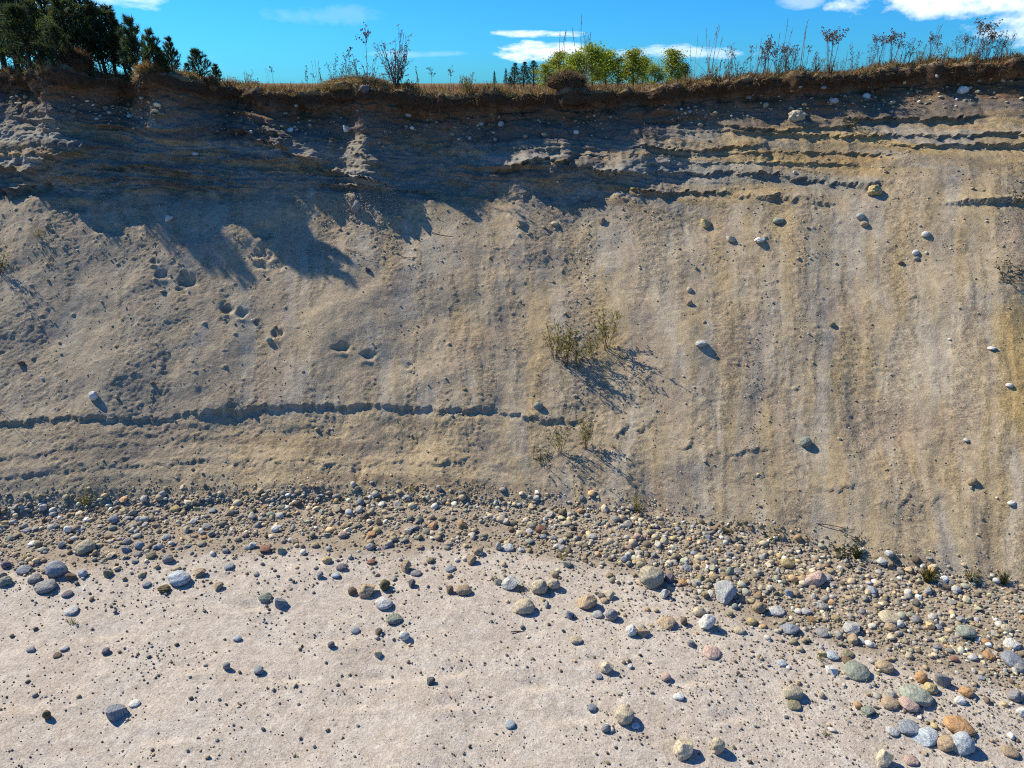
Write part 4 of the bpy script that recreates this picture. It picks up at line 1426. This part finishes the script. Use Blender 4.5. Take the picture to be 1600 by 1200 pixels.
PINES = [pm(pine_meshes(11, 3.0, .95)), pm(pine_meshes(12, 3.0, 1.1, 1.15)), pm(pine_meshes(13, 1.6, .72, 1.2, .02, 1.8)), pm(pine_meshes(14, 1.6, .85, 1.0, .02, 1.8)), pm(pine_meshes(15, 5.0, 1.5, .9, .2))]
P_H = [3.0, 3.0, 1.6, 1.6, 5.0]
for px, top_, delta, k, label in (
        (276, 56, .4, 2, 'slim young pine nearest the edge, its tip standing clear against the sky'),
        (320, 74, .9, 3, 'short pine at the sunny end of the pine group, last full tree before open sky'),
        (343, 98, 1.0, 2, 'tiny pine sapling at the very end of the pine group'),
        (300, 96, 1.3, 3, 'low bushy green pine between the slim young pine and the last full one'),
        (250, 44, .4, 2, 'short dark pine pressed against the slim young pine'),
        (224, 26, .5, 2, 'tall dark pine with ragged top beside the tallest pointed pair'),
        (203, 15, 1.3, 0, 'pointed dark pine of the tallest pair, on the open-sky side'),
        (187, 4, 1.9, 1, 'pointed dark pine of the tallest pair, on the forest side'),
        (152, -26, 2.2, 1, 'dense dark pine rising out of the picture behind the brown root mound'),
        (58, 6, .12, 3, 'thick bushy pine right on the edge beside the brown root mound'),
        (104, 36, .25, 3, 'round bushy pine close to the edge behind the brown root mound'),
        (84, 74, .35, 3, 'low bushy pine on the forest side of the brown root mound'),
        (120, 60, .5, 2, 'slender pine standing right over the brown root mound'),
        (262, 72, .35, 2, 'sapling leaning on the slim young pine at the edge'),
        (133, 70, .9, 3, 'small bushy pine squeezed behind the brown root mound'),
        (18, -60, 1.8, 1, 'dark pine standing closest to the picture edge'),
        (-28, -40, 2.5, 0, 'dark pine half cut off by the picture edge'),
        (60, 30, 3.0, 0, 'thin dark pine between the edge pine and the bare trunks'),
        (126, -14, 1.5, 1, 'tall dense pine standing just behind the brown root mound'),
        (172, -2, 1.6, 1, 'dense dark pine joining the tallest pointed pair to the forest'),
        (92, -40, 1.9, 1, 'tall dark pine behind the round bushy one at the edge'),
        (38, -44, 1.2, 1, 'dense dark pine next to the edge pine, its top out of view'),
        (262, 88, 2.2, 2, 'low pine peeping out behind the short dark pine'),
        (76, -70, 4.5, 4, 'large pine in the back with a thick dark trunk running out of the picture')):
    p = rim_point(px, delta)
    put('pine_tree', p, PINES[k], label, 'tree', 'pines on the rim', height_to(p, top_), P_H[k], squash=.8 if top_ < 60 and k in (2, 3) and px > 200 else (1.3 if k == 1 else 1.0))
SHRUBS = []
YEL = [(.16, .14, .03), (.20, .13, .03), (.10, .11, .03), (.24, .17, .05)]
THIN = leafy_meshes(31, 5.0, 1.3, .10, YEL, 1500, .35, 1.5, 14)
for px, top_, delta, label in ((116, -60, 5.0, 'tall thin tree with a bare grey trunk and sparse yellow leaves'), (42, -50, 6.0, 'sparse yellow-leaved tree letting sky through beside the edge pine'),
                               (168, -10, 6.5, 'thin leafy tree with yellowing crown behind the tallest pines')):
    p = rim_point(px, delta)
    p.z = PLAT
    put('leafy_tree', p, pm(THIN), label, 'tree', 'thin yellowing trees on the rim', height_to(p, top_), 5.0)

for px, top_, delta, sq_, label in ((28, 84, .5, 1.8, 'yellowing shrub under the edge pine'), (52, 92, .4, 1.8, 'low rusty shrub between the edge pine and the brown root mound'), (160, 92, .6, 1.8, 'dry shrub filling the gap past the brown root mound'),
                                (178, 84, .9, 1.6, 'yellowish shrub at the foot of the tallest pointed pair'), (212, 96, .5, 1.8, 'rusty shrub under the tall ragged pine'), (268, 104, .3, 1.8, 'orange-leaved shrub in front of the slim young pine'),
                                (306, 108, .3, 1.8, 'low orange-leaved shrub before the last full pine'), (8, 70, .8, 1.6, 'tall dry shrub at the picture edge under the pines')):
    SHRUBS.append((px, top_, delta, sq_, label))

# ---- the trees far behind the rim
GRN = [(.27, .37, .03), (.37, .43, .045), (.15, .23, .02), (.46, .43, .05)]
DGR = [(.04, .07, .02), (.06, .085, .02), (.10, .11, .02)]
FAR = [leafy_meshes(41, 5.0, 1.5, .16, GRN, 4200, .1, 1.2, 20), leafy_meshes(42, 5.0, 1.3, .16, GRN + [(.26, .19, .02)], 3800, .1, 1.2, 20), leafy_meshes(43, 5.0, 1.4, .17, DGR, 3400, .08, 1.25, 18)]
for px, top_, dist, k, sq, label in (
        (925, 66, 62, 0, 1.0, 'tallest yellow-green tree of the distant clump'),
        (900, 78, 60, 0, 1.1, 'bushy yellow-green tree at the heart of the distant clump'),
        (872, 78, 64, 1, 1.0, 'yellowish tree with a reddish top in the distant clump'),
        (850, 98, 58, 1, 1.2, 'low yellow-green tree at the pine side of the distant clump'),
        (946, 76, 66, 0, .9, 'narrow yellow-green tree closing the sunny side of the distant clump'),
        (965, 88, 72, 2, .9, 'dark leafy tree between the distant clump and the two single trees'),
        (990, 74, 62, 1, 1.0, 'first single light green tree past the distant clump'),
        (1004, 86, 66, 0, .8, 'short green tree leaning into the first single tree'),
        (1022, 98, 60, 0, .9, 'low rounded green tree between the two single trees'),
        (1046, 74, 62, 1, 1.0, 'second single light green tree, nearest to the tall dry weeds'),
        (1066, 96, 70, 2, .8, 'low dark green tree behind the second single tree'),
        (884, 100, 56, 1, 1.3, 'spreading yellow bush-like tree in front of the distant clump')):
    p = Vector(((px - 800) / F * (dist * CP), dist, PLAT))
    put('leafy_tree', p, pm(FAR[k]), label, 'tree', 'leafy trees far behind the rim', height_to(p, top_), 5.0, squash=sq * 1.75)
FIR = [pm(pine_meshes(21, 5.0, 1.15, .9, .05, .5)), pm(pine_meshes(22, 5.0, 1.6, .8, .05, .6))]
for px, top_, dist, k, label in ((773, 110, 95, 0, 'small lone spruce far off, a dark spike on the rim line'), (790, 106, 95, 0, 'thin spruce far off beside the lone dark spike'),
                                 (803, 98, 80, 1, 'dark spruce at the outer edge of the distant dark clump'), (818, 96, 76, 1, 'dark spruce in the middle of the distant dark clump'),
                                 (834, 94, 78, 1, 'dark spruce next to the yellow-green trees in the distance'), (797, 118, 70, 1, 'short dark spruce in front of the distant dark clump')):
    p = Vector(((px - 800) / F * (dist * CP), dist, PLAT))
    put('spruce_tree', p, FIR[k], label, 'tree', 'spruces far behind the rim', height_to(p, top_), 5.0, squash=1.0 if k == 0 else 1.7)

# ---- weeds
STRAW, DRY, PURP, GRNL = (.24, .18, .10), (.13, .09, .06), (.12, .07, .09), (.13, .15, .04)


def weed_meshes(kind, seed):
    """one metre tall; returns (part name, mesh) pairs"""
    global rng
    keep, rng = rng, np.random.default_rng(seed)
    st, hd, lf = MB(), MB(), MB()
    nst = {'umbel': 5, 'single': 1, 'branched': 3, 'stalk': 3, 'bush': 22, 'spike': 2, 'sprig': 8, 'dark': 9}[kind]
    for i in range(nst):
        sp = {'umbel': .3, 'single': .05, 'branched': .25, 'stalk': .12, 'bush': .62, 'spike': .12, 'sprig': .45, 'dark': .9}[kind]
        a = rv(0, 6.28)
        d = (math.cos(a) * sp * rv(.2, 1), math.sin(a) * sp * rv(.2, 1), 1)
        hh = rv(.72, 1.0) if i else 1.0
        if kind == 'bush':
            hh = rv(.55, 1.0) if i else 1.0
        col = cvar(DRY if kind != 'stalk' else STRAW, .2)
        s_ = bend((rv(-.04, .04), rv(-.04, .04), 0), d, hh, 7, -.03 if kind == 'bush' else .015, .035)
        r0 = .007 if kind != 'stalk' else .005
        st.tube(s_, r0, .003, col, 3)
        at = lambda u: s_[int(u * 6.99)] + (s_[int(u * 6.99) + 1] - s_[int(u * 6.99)]) * (u * 6.99 % 1)
        if kind in ('umbel', 'single'):
            for q in range(11):
                b0 = at(rv(.72, .93))
                b = bend(b0, (rv(-1, 1), rv(-1, 1), rv(.5, 1.1)), rv(.06, .19), 3, -.1, .05)
                st.tube(b, .0035, .002, col, 3)
                for _ in range(4):
                    hd.blob(b[-1] + rng.normal(0, .017, 3), rv(.008, .017), cvar((.15, .11, .09), .4))
            for q in range(9):
                lf.leaf(at(rv(.15, .7)), (rv(-1, 1), rv(-1, 1), rv(-.9, .4)), (0, 0, 1), rv(.05, .1), .016, cvar((.14, .10, .06), .4))
        elif kind == 'branched':
            for q in range(12):
                b = bend(at(rv(.3, .95)), (rv(-1, 1), rv(-1, 1), rv(.7, 1.4)), rv(.08, .26), 3, -.03, .08)
                st.tube(b, .004, .002, col, 3)
                for _ in range(3):
                    hd.blob(b[-1] + rng.normal(0, .016, 3), rv(.008, .015), cvar(PURP if rng.random() < .5 else (.17, .13, .09), .4))
                lf.leaf(b[1], (rv(-1, 1), rv(-1, 1), rv(-.6, .5)), (0, 0, 1), rv(.03, .07), .014, cvar((.13, .09, .06), .4))
        elif kind == 'stalk':
            m_ = 16
            u = rng.uniform(.8, 1, m_)
            P = np.array([at(x) for x in u])
            hd.blades(P, np.array([0, 0, 1.]) + rng.normal(0, .45, (m_, 3)), rng.uniform(.02, .05, m_), rng.uniform(.005, .009, m_), np.broadcast_to(cvar(STRAW), (m_, 3)))
            for q in range(2):
                b = bend(at(.05), (rv(-.6, .6), rv(-.6, .6), 1), rv(.25, .5), 4, .12, .05)
                lf.tube(b, .005, .001, cvar(STRAW), 3)
        elif kind == 'spike':
            for q in range(26):
                hd.blob(at(rv(.5, 1)) + rng.normal(0, .014, 3), rv(.008, .018), cvar((.14, .10, .07), .4))
            for q in range(8):
                lf.leaf(at(rv(.08, .55)), (rv(-1, 1), rv(-1, 1), rv(-.5, .6)), (0, 0, 1), rv(.05, .1), .018, cvar((.14, .11, .06), .4))
        elif kind == 'bush':
            for q in range(7):
                b = bend(at(rv(.2, .95)), np.array(d) + rng.normal(0, .6, 3), rv(.08, .22), 3, -.04, .08)
                st.tube(b, .004, .002, col, 3)
                for _ in range(3):
                    lf.leaf(b[int(rv(1, 3.99))], rng.normal(0, 1, 3) + np.array([0, 0, .5]), rng.normal(0, 1, 3), rv(.03, .05), .02, cvar([(.20, .09, .09), (.16, .11, .12), (.26, .15, .11), (.12, .10, .07)][int(rng.integers(4))], .3))
        elif kind == 'sprig':
            for q in range(9):
                b = bend(at(rv(.25, .97)), (rv(-1, 1), rv(-1, 1), rv(.5, 1.5)), rv(.06, .2), 3, 0, .08)
                st.tube(b, .004, .002, col, 3)
                for _ in range(4):
                    lf.leaf(b[int(rv(1, 3.99))], rng.normal(0, 1, 3), rng.normal(0, 1, 3), rv(.035, .07), .032, cvar([(.30, .29, .07), (.20, .24, .05), (.34, .28, .09), (.20, .16, .07)][int(rng.integers(4))], .3))
        elif kind == 'dark':
            for q in range(10):
                lf.leaf(at(rv(.15, .99)), rng.normal(0, 1, 3) + np.array([0, 0, .4]), rng.normal(0, 1, 3), rv(.07, .14), .05, cvar([(.05, .075, .03), (.035, .04, .025), (.09, .10, .035)][int(rng.integers(3))], .3))
    out = [('stem', st.mesh('weed_stem', M_STEM))]
    if hd.n:
        out.append(('seed_head', hd.mesh('weed_seed_head', M_STEM)))
    if lf.n:
        out.append(('leaf', lf.mesh('weed_leaf', M_LEAF)))
    rng = keep
    return out


WEED = {k: [weed_meshes(k, 60 + i * 7 + len(k)) for i in range(n)] for k, n in (('umbel', 2), ('single', 2), ('branched', 3), ('stalk', 2), ('spike', 2), ('bush', 1), ('sprig', 2), ('dark', 2))}
RIM = [
 (620, 42, .55, 'bush', 'wide twiggy bush with purplish leaves standing on the grassy mound', 'bush'),
 (571, 44, .5, 'single', 'tall single weed with a feathery head beside the purplish bush', None),
 (552, 74, .5, 'single', 'weed with a small flat head next to the tall feathery one', None),
 (549, 90, .6, 'branched', 'short bushy weed at the foot of the tall feathery one', None),
 (566, 88, .45, 'branched', 'short branched weed between the feathery weed and the purplish bush', None),
 (582, 84, .7, 'branched', 'thin branched weed touching the purplish bush', None),
 (523, 91, .5, 'branched', 'leaning branched weed at the start of the grassy mound', None),
 (481, 99, .5, 'spike', 'small spiky weed alone before the grassy mound', None),
 (496, 90, .6, 'stalk', 'pair of thin stalks alone before the grassy mound', None),
 (504, 103, .4, 'spike', 'small leafy spike beside the pair of thin stalks', None),
 (535, 100, .5, 'branched', 'low dark weed on the near end of the grassy mound', None),
 (657, 100, .5, 'spike', 'first thin weed past the purplish bush', None),
 (675, 105, .4, 'single', 'short weed with a round head past the purplish bush', None),
 (703, 106, .5, 'single', 'forked short weed in the dip of the rim line', None),
 (728, 110, .5, 'branched', 'low fan-shaped weed in the dip before the small spruces', None),
 (735, 118, .4, 'sprig', 'dry leafy clump in the dip before the small spruces', None),
 (874, 42, .6, 'stalk', 'tall hair-thin grass in front of the white cloud', None),
 (905, 22, .8, 'stalk', 'tallest hair-thin grass rising above the yellow-green trees', None),
 (918, 44, .7, 'stalk', 'hair-thin grass just beside the tallest one', None),
 (1083, 52, .5, 'stalk', 'leaning hair-thin grass past the second single green tree', None),
 (1104, 36, .6, 'stalk', 'very tall thin grass before the dry weed row', None),
 (1110, 40, .4, 'stalk', 'tall thin grass twin of the very tall one', None),
 (1138, 68, .5, 'branched', 'dry branching weed opening the long row of weeds', None),
 (1150, 82, .5, 'branched', 'shorter dry weed behind the one opening the weed row', None),
 (1168, 70, .5, 'single', 'weed with a dark head between two branching ones', None),
 (1174, 56, .7, 'stalk', 'thin pale stalk leaning over the dark headed weed', None),
 (1186, 54, .5, 'branched', 'tall branched weed in the thick of the weed row', None),
 (1194, 60, .7, 'umbel', 'flat headed weed clump in the thick of the weed row', None),
 (1206, 66, .4, 'branched', 'branched weed just before the tall thin stalks', None),
 (1211, 26, .6, 'stalk', 'tall thin stalks standing over the weed row', None),
 (1226, 66, .5, 'umbel', 'low flat headed clump beside the tall thin stalks', None),
 (1246, 28, .7, 'stalk', 'tall bent stalk before the big flat topped plant', None),
 (1252, 70, .5, 'single', 'single weed at the foot of the bent stalk', None),
 (1264, 84, .4, 'branched', 'short weed crowding the big flat topped plant', None),
 (1290, 40, .5, 'umbel', 'big flat topped plant with many stems spreading like a parasol', None),
 (1312, 76, .4, 'stalk', 'short stalks past the big flat topped plant', None),
 (1326, 72, .5, 'branched', 'short leaning weed in the gap past the flat topped plant', None),
 (1350, 64, .5, 'branched', 'leaning branched weed at the start of the second clump', None),
 (1364, 50, .5, 'umbel', 'thick dark clump of flat heads in the second group of weeds', None),
 (1383, 46, .6, 'umbel', 'tall flat headed plant curving over in the second group', None),
 (1397, 60, .5, 'branched', 'drooping branched weed behind the curving plant', None),
 (1408, 58, .5, 'branched', 'branching weed starting the third group under the cloud', None),
 (1422, 62, .5, 'single', 'weed with a small head in the third group under the cloud', None),
 (1442, 50, .5, 'umbel', 'leaning plant with a dense nodding head', None),
 (1440, 34, .7, 'stalk', 'bent grass rising behind the nodding head', None),
 (1462, 62, .5, 'stalk', 'sparse stalks past the nodding head', None),
 (1482, 50, .5, 'branched', 'branched weed opening the tall group under the big cloud', None),
 (1496, 52, .6, 'umbel', 'flat headed weed leaning into the tallest plant', None),
 (1510, 28, .5, 'umbel', 'tallest broad headed plant under the big cloud', None),
 (1527, 46, .6, 'umbel', 'flat headed plant right behind the tallest broad one', None),
 (1537, 46, .5, 'branched', 'branched weed past the tallest broad headed plant', None),
 (1548, 44, .5, 'spike', 'narrow upright weed ending the tall group', None),
 (1592, 40, .5, 'umbel', 'flat headed weed at the picture edge under the cloud', None),
 (1604, 44, .6, 'branched', 'branched weed cut by the picture edge', None)]
for i, (px, top_, delta, kind, label, cat) in enumerate(RIM):
    p = rim_point(px, delta)
    h = height_to(p, top_)
    put('bush' if cat else 'weed', p, WEED[kind][i % len(WEED[kind])], label, cat or 'weed', None if cat else 'dry weeds on the rim', h, 1.0, lean=(random.uniform(-.06, .06), random.uniform(-.08, .08)), squash=1.25 if kind == 'umbel' and h > 0.6 else (1.0 if cat else 1.1))
for px, top_, delta, sq_, label in SHRUBS:
    p = rim_point(px, delta)
    put('shrub', p, WEED['sprig'][px % 2], label, 'shrub', 'shrubs under the pines', height_to(p, top_), 1.0, squash=sq_)
# many more thin ones of which none stands out
used_w = set()
for i in range(150):
    px = random.choice([random.uniform(1090, 1610)] * 3 + [random.uniform(480, 740), random.uniform(360, 480)])
    p = rim_point(px, random.uniform(.2, 1.6))
    k = random.choice(['branched', 'single', 'stalk', 'stalk', 'spike', 'sprig'])
    near = min(RIM, key=lambda r_: abs(r_[0] - px))
    word = {'branched': 'branching weed', 'single': 'single-headed weed', 'stalk': 'wisp of grass stalks', 'spike': 'spiky weed', 'sprig': 'leafy sprig'}[k]
    lab = f'short {word} just ' + ('past the ' if px > near[0] else 'before the ') + ' '.join(near[4].split(' ')[:8])
    if lab in used_w:
        continue
    used_w.add(lab)
    put('weed', p, random.choice(WEED[k]), lab, 'weed', 'short weeds on the rim', random.uniform(.28, .7), 1.0, lean=(random.uniform(-.15, .15), random.uniform(-.2, .2)))

# ---- plants on the slope and at its foot
def on_ground(px, py):
    return cast(px, py)[0]


for px, py, hpx, kind, label in (
        (884, 570, 68, 'sprig', 'thin yellow-green plant on the middle of the slope throwing a long feathery shadow'),
        (902, 576, 52, 'sprig', 'leafy stems beside the thin yellow-green plant on mid slope'),
        (868, 562, 58, 'sprig', 'outermost leaning stems of the thin plants on mid slope'),
        (926, 562, 44, 'sprig', 'low reddish stems between the two tall thin plants on mid slope'),
        (948, 545, 68, 'sprig', 'second tall thin plant higher up on mid slope'),
        (914, 700, 58, 'sprig', 'upright green sprig low on the slope below the feathery shadow'),
        (876, 708, 52, 'sprig', 'leaning green sprig with a dark fallen stem beside it'),
        (848, 722, 18, 'dark', 'dark withered heap lying low on the slope'),
        (958, 700, 12, 'sprig', 'tiny yellow sprig low on the slope'),
        (1572, 438, 26, 'dark', 'small green plant high on the slope near the picture edge'),
        (1588, 318, 22, 'dark', 'dark green plant on the ledge near the picture edge'),
        (136, 790, 30, 'sprig', 'lone thin stem with a tiny leaf standing at the foot of the slumped benches'),
        (58, 372, 18, 'sprig', 'small green sprig under the sunlit outcrop near the picture edge'),
        (2, 428, 46, 'sprig', 'leaning dry plant at the picture edge throwing a dark striped shadow'),
        (76, 412, 40, 'stalk', 'hair-thin stalk on the slope throwing a long line of shadow'),
        (-4, 640, 60, 'stalk', 'dry stalk at the picture edge beside the broken crust'),
        (1326, 128, 10, 'sprig', 'small dead sprig hanging under the sod'),
        (1328, 198, 20, 'dark', 'dark dry tuft hanging on the yellow ledge'),
        (640, 768, 14, 'sprig', 'small dry sprig at the toe above the stony band'),
        (660, 782, 8, 'dark', 'tiny green plant at the upper edge of the stony band'),
        (998, 800, 30, 'sprig', 'dry brown clump at the toe where the slope meets the cobbles'),
        (1262, 60 + 785, 10, 'sprig', 'tiny dry sprig at the toe between two dark clumps'),
        (1140, 832, 22, 'dark', 'dark low bush at the toe of the slope, farthest of three'),
        (1202, 842, 20, 'dark', 'dark low bush at the toe of the slope, middle of three'),
        (1320, 868, 30, 'dark', 'dark green low bush at the toe of the slope, nearest of three'),
        (1440, 980, 10, 'dark', 'small green leaves growing between the cobbles'),
        (880, 875, 22, 'sprig', 'grey dead clump of twigs at the edge of the stony band'),
        (816, 926, 14, 'dark', 'small green tuft between two cream boulders'),
        (1280, 1030, 14, 'sprig', 'small yellow-green tuft beside a flat blue-white stone'),
        (1405, 1135, 14, 'sprig', 'dry tuft beside the sunk blue-grey slab'),
        (1290, 1148, 14, 'sprig', 'yellow-green tuft alone on the sand near the front'),
        (1352, 1132, 9, 'dark', 'tiny dark tuft on the sand below the stone trio'),
        (112, 974, 14, 'sprig', 'yellow dry moss tuft on the sand in front of the grey boulders'),
        (770, 905, 10, 'sprig', 'mossy brown tuft on the sand beside a grey-pink boulder')):
    p = on_ground(px, py)
    h = hpx / F * depth_of(p) / .93
    put('plant', p, random.choice(WEED[kind]), label, 'plant', None, h, 1.0 if kind != 'dark' else .75, lean=(random.uniform(-.1, .1), random.uniform(-.1, .1)), squash=1.0 if hpx > 35 else 1.6)


def tuft_mesh(seed, n, cols, spread=.8):
    global rng
    keep, rng = rng, np.random.default_rng(seed)
    b = MB()
    for i in range(n):
        a = rv(0, 6.28)
        s_ = bend((rv(-.1, .1), rv(-.1, .1), 0), (math.cos(a) * spread * rv(0, 1), math.sin(a) * spread * rv(0, 1), 1), rv(.55, 1), 4, .12, .04)
        b.tube(s_, .022, .004, cvar(cols[int(rng.integers(len(cols)))], .3), 3)
    out = b.mesh('grass_tuft', M_LEAF)
    rng = keep
    return out


TUFT = [tuft_mesh(71, 70, [(.14, .15, .03), (.22, .18, .06), (.08, .10, .025), (.28, .22, .10)]), tuft_mesh(72, 60, [(.09, .11, .03), (.05, .06, .02), (.2, .17, .07)])]
for px, py, hpx, k, label in ((1447, 908, 34, 0, 'largest yellow-green grass tuft at the toe of the slope'), (1518, 912, 28, 0, 'yellow-green grass tuft at the toe, in the middle of three'),
                              (1568, 912, 26, 1, 'darker flattened grass tuft at the toe nearest the picture edge'), (1338, 872, 26, 1, 'dark grass tuft leaning on the nearest dark low bush')):
    p = on_ground(px, py)
    e = tag(link('grass_tuft', TUFT[k]), label, 'grass tuft', 'grass tufts at the toe')
    e.location = p
    h = hpx / F * depth_of(p)
    e.scale = (h, h, h)
    e.rotation_euler = (0, 0, random.uniform(0, 6))
# twigs lying about
for px, py, ln, yaw, label in ((1300, 826, .8, -.5, 'thin straight twig lying on the sand at the toe'), (790 + 30, 985, .45, 1.1, 'thin pale twig lying on open sand before the largest cream boulder'),
                               (1590, 440, .8, -.4, 'dark root stretching across the slope to the picture edge'), (555, 395, .5, -.75, 'thin twig lying beside the pointed tree shadow'),
                               (690, 368, .7, -.7, 'long thin root lying high on the slope'), (640, 405, .5, -.7, 'short thin root lying under a long one high on the slope')):
    p, nrm, _ = cast(px, py)
    b = MB()
    b.tube(bend((-ln / 2, 0, 0), (1, 0, 0), ln, 5, 0, .08), .012, .006, (.10, .07, .05), 4)
    e = tag(link('twig', b.mesh('twig', M_STEM)), label, 'twig')
    tdir = Vector((math.cos(yaw), 0, math.sin(yaw)))
    tdir = (tdir - nrm * tdir.dot(nrm)).normalized()
    e.matrix_world = Matrix.Translation(p + nrm * .015) @ Matrix((tdir, nrm.cross(tdir), nrm)).transposed().to_4x4()

# ---- the grass mat of the rim
gx = rng.uniform(-18, 18, 60000)
back = np.where(rng.random(len(gx)) < .7, np.abs(rng.normal(0, .7, len(gx))) - .14, rng.uniform(0, 6, len(gx)))
gy = lip_y(gx) + back
PV, DV, LV, WV, CV = [], [], [], [], []
for x, y, b_ in zip(gx, gy, back):
    cl_ = .5 + .9 * float(fbm(x * .9, y * .9, 2, 401))
    if rng.random() > cl_ + .25:
        continue
    hit = drop(x, y)
    if hit is None:
        continue
    p = hit[0]
    if p.z < lip_z(x) - .3:
        continue
    tuft = max(0, float(perlin(x * 1.7, y * 1.7, 403)))
    hg = rng.uniform(.06, .17) * (1 + 2.0 * tuft)
    q = rng.random()
    red = float(perlin(x * .6, y * .6, 405))
    if q < .52:
        c = (.27, .19, .08)
    elif q < .72:
        c = (.16, .09, .04)
    elif q < .80 + .1 * red:
        c = (.20, .07, .035)
    elif q < .9:
        c = (.12, .12, .035)
    else:
        c = (.34, .27, .15)
    PV.append((p.x, p.y, p.z - .01))
    hang = b_ < .05
    DV.append((rng.normal(0, .5), rng.normal(-.5 if hang else -.1, .5), -.2 if hang and rng.random() < .6 else 1))
    LV.append(hg)
    WV.append(rng.uniform(.012, .024))
    CV.append(np.array(c) * rng.uniform(.6, 1.3))
for i in range(9000):
    x, bk = rng.uniform(-34, 34), rng.uniform(5.5, 45)
    y = float(lip_y(x)) + bk
    PV.append((x, y, PLAT - .05))
    DV.append((rng.normal(0, .3), rng.normal(0, .3), 1))
    LV.append(rng.uniform(.15, .5))
    WV.append(rng.uniform(.03, .07))
    CV.append(np.array([(.26, .18, .08), (.17, .10, .045), (.19, .075, .035), (.12, .11, .04)][int(rng.integers(4))]) * rng.uniform(.6, 1.3))
b = MB()
b.blades(np.array(PV), np.array(DV), np.array(LV), np.array(WV), np.array(CV))
o = link('dry_grass', b.mesh('dry_grass', M_LEAF), None, 'stuff')
tag(o, 'dry tan and rusty grass covering the rim of the bank', 'grass')
# low rusty leaves in the grass
b = MB()
for i in range(5200):
    x = rng.uniform(-18, 18)
    y = float(lip_y(x)) + abs(rng.normal(0, .7))
    if perlin(x * .7, y * .7, 407) < -.05:
        continue
    hit = drop(x, y)
    if hit is None or hit[0].z < lip_z(x) - .3:
        continue
    p = hit[0]
    c = [(.22, .08, .03), (.30, .14, .05), (.15, .06, .04), (.10, .11, .03)][int(rng.integers(4))]
    b.leaf((p.x, p.y, p.z + rv(.02, .16)), rng.normal(0, 1, 3), rng.normal(0, 1, 3), rv(.035, .07), .035, cvar(c, .3))
o = link('ground_cover', b.mesh('ground_cover', M_LEAF), None, 'stuff')
tag(o, 'low rusty leaves among the dry grass on the rim', 'ground cover')
# roots hanging out of the sod
b = MB()
for i in range(520):
    x = rng.uniform(-17, 17)
    p = np.array([x, float(lip_y(x)) - rv(-.02, .12), float(lip_z(x)) - rv(.03, .3)])
    b.tube(bend(p, (rv(-.5, .5), rv(-.5, 0), -1), rv(.1, .42), 4, .1, .18), .004, .0015, cvar((.16, .11, .07), .4), 3)
o = link('hanging_root', b.mesh('hanging_root', M_STEM), bank, 'stuff')
# mounds of dead grass slumping over the lip
for px, delta, wd, ht, cols, label in ((884, .3, 64, 24, [(.22, .16, .09), (.12, .08, .05), (.08, .05, .035)], 'grey-brown dome of dead grass slumping over the rim before the yellow-green trees'),
                                       (333, .05, 26, 18, [(.26, .20, .10), (.14, .10, .05)], 'small straw-coloured dome of dead grass at the end of the pine group'),
                                       (128, .2, 60, 34, [(.10, .06, .035), (.16, .09, .05), (.05, .035, .02)], 'dark brown mound of roots and dead stems under the pines'),
                                       (560, .5, 120, 20, [(.22, .15, .07), (.12, .08, .04), (.28, .21, .1)], 'grassy mound carrying the purplish bush'),
                                       (240, .2, 40, 16, [(.26, .13, .05), (.2, .15, .06)], 'rusty leafed clump in front of the short dark pines')):
    p = rim_point(px, delta)
    dep = depth_of(p)
    w_, h_ = wd * dep / F / 2, ht * dep / F
    b = MB()
    v, f = ICO[2]
    r_ = 1 + .35 * (perlin(v[:, 0] * 2.3, v[:, 1] * 2.3 + v[:, 2] * 2, int(px)) + .5 * perlin(v[:, 0] * 6, v[:, 2] * 6 + v[:, 1] * 5, 3))
    b.add(v * r_[:, None] * np.array([w_ * .8, w_ * .5, h_ * .55]), f, np.array(cols[-1]))
    core = b.mesh('mound_soil', M_BANK, True)
    b = MB()
    n_ = int(1100 * (w_ / .4))
    d_ = rng.normal(0, 1, (n_, 3))
    d_[:, 2] = np.abs(d_[:, 2])
    d_ /= np.linalg.norm(d_, axis=1)[:, None]
    P = d_ * np.array([w_, w_ * .6, h_ * .7]) * rng.uniform(.6, .95, (n_, 1))
    b.blades(P, d_ * .8 + rng.normal(0, .5, (n_, 3)) + np.array([0, -.3, -.1]), rng.uniform(.1, .24, n_), rng.uniform(.01, .018, n_), np.array([cvar(cols[int(rng.integers(len(cols)))], .35) for _ in range(n_)]))
    e = empty('grass_mound', p)
    tag(e, label, 'grass mound')
    link('soil', core, e)
    link('dead_grass', b.mesh('mound_grass', M_LEAF), e, 'stuff')

print('TRIS', sum(len(o_.data.loops) - 2 * len(o_.data.polygons) for o_ in SC.objects if o_.type == 'MESH'), sum(len(m_.loops) - 2 * len(m_.polygons) for m_ in bpy.data.meshes))
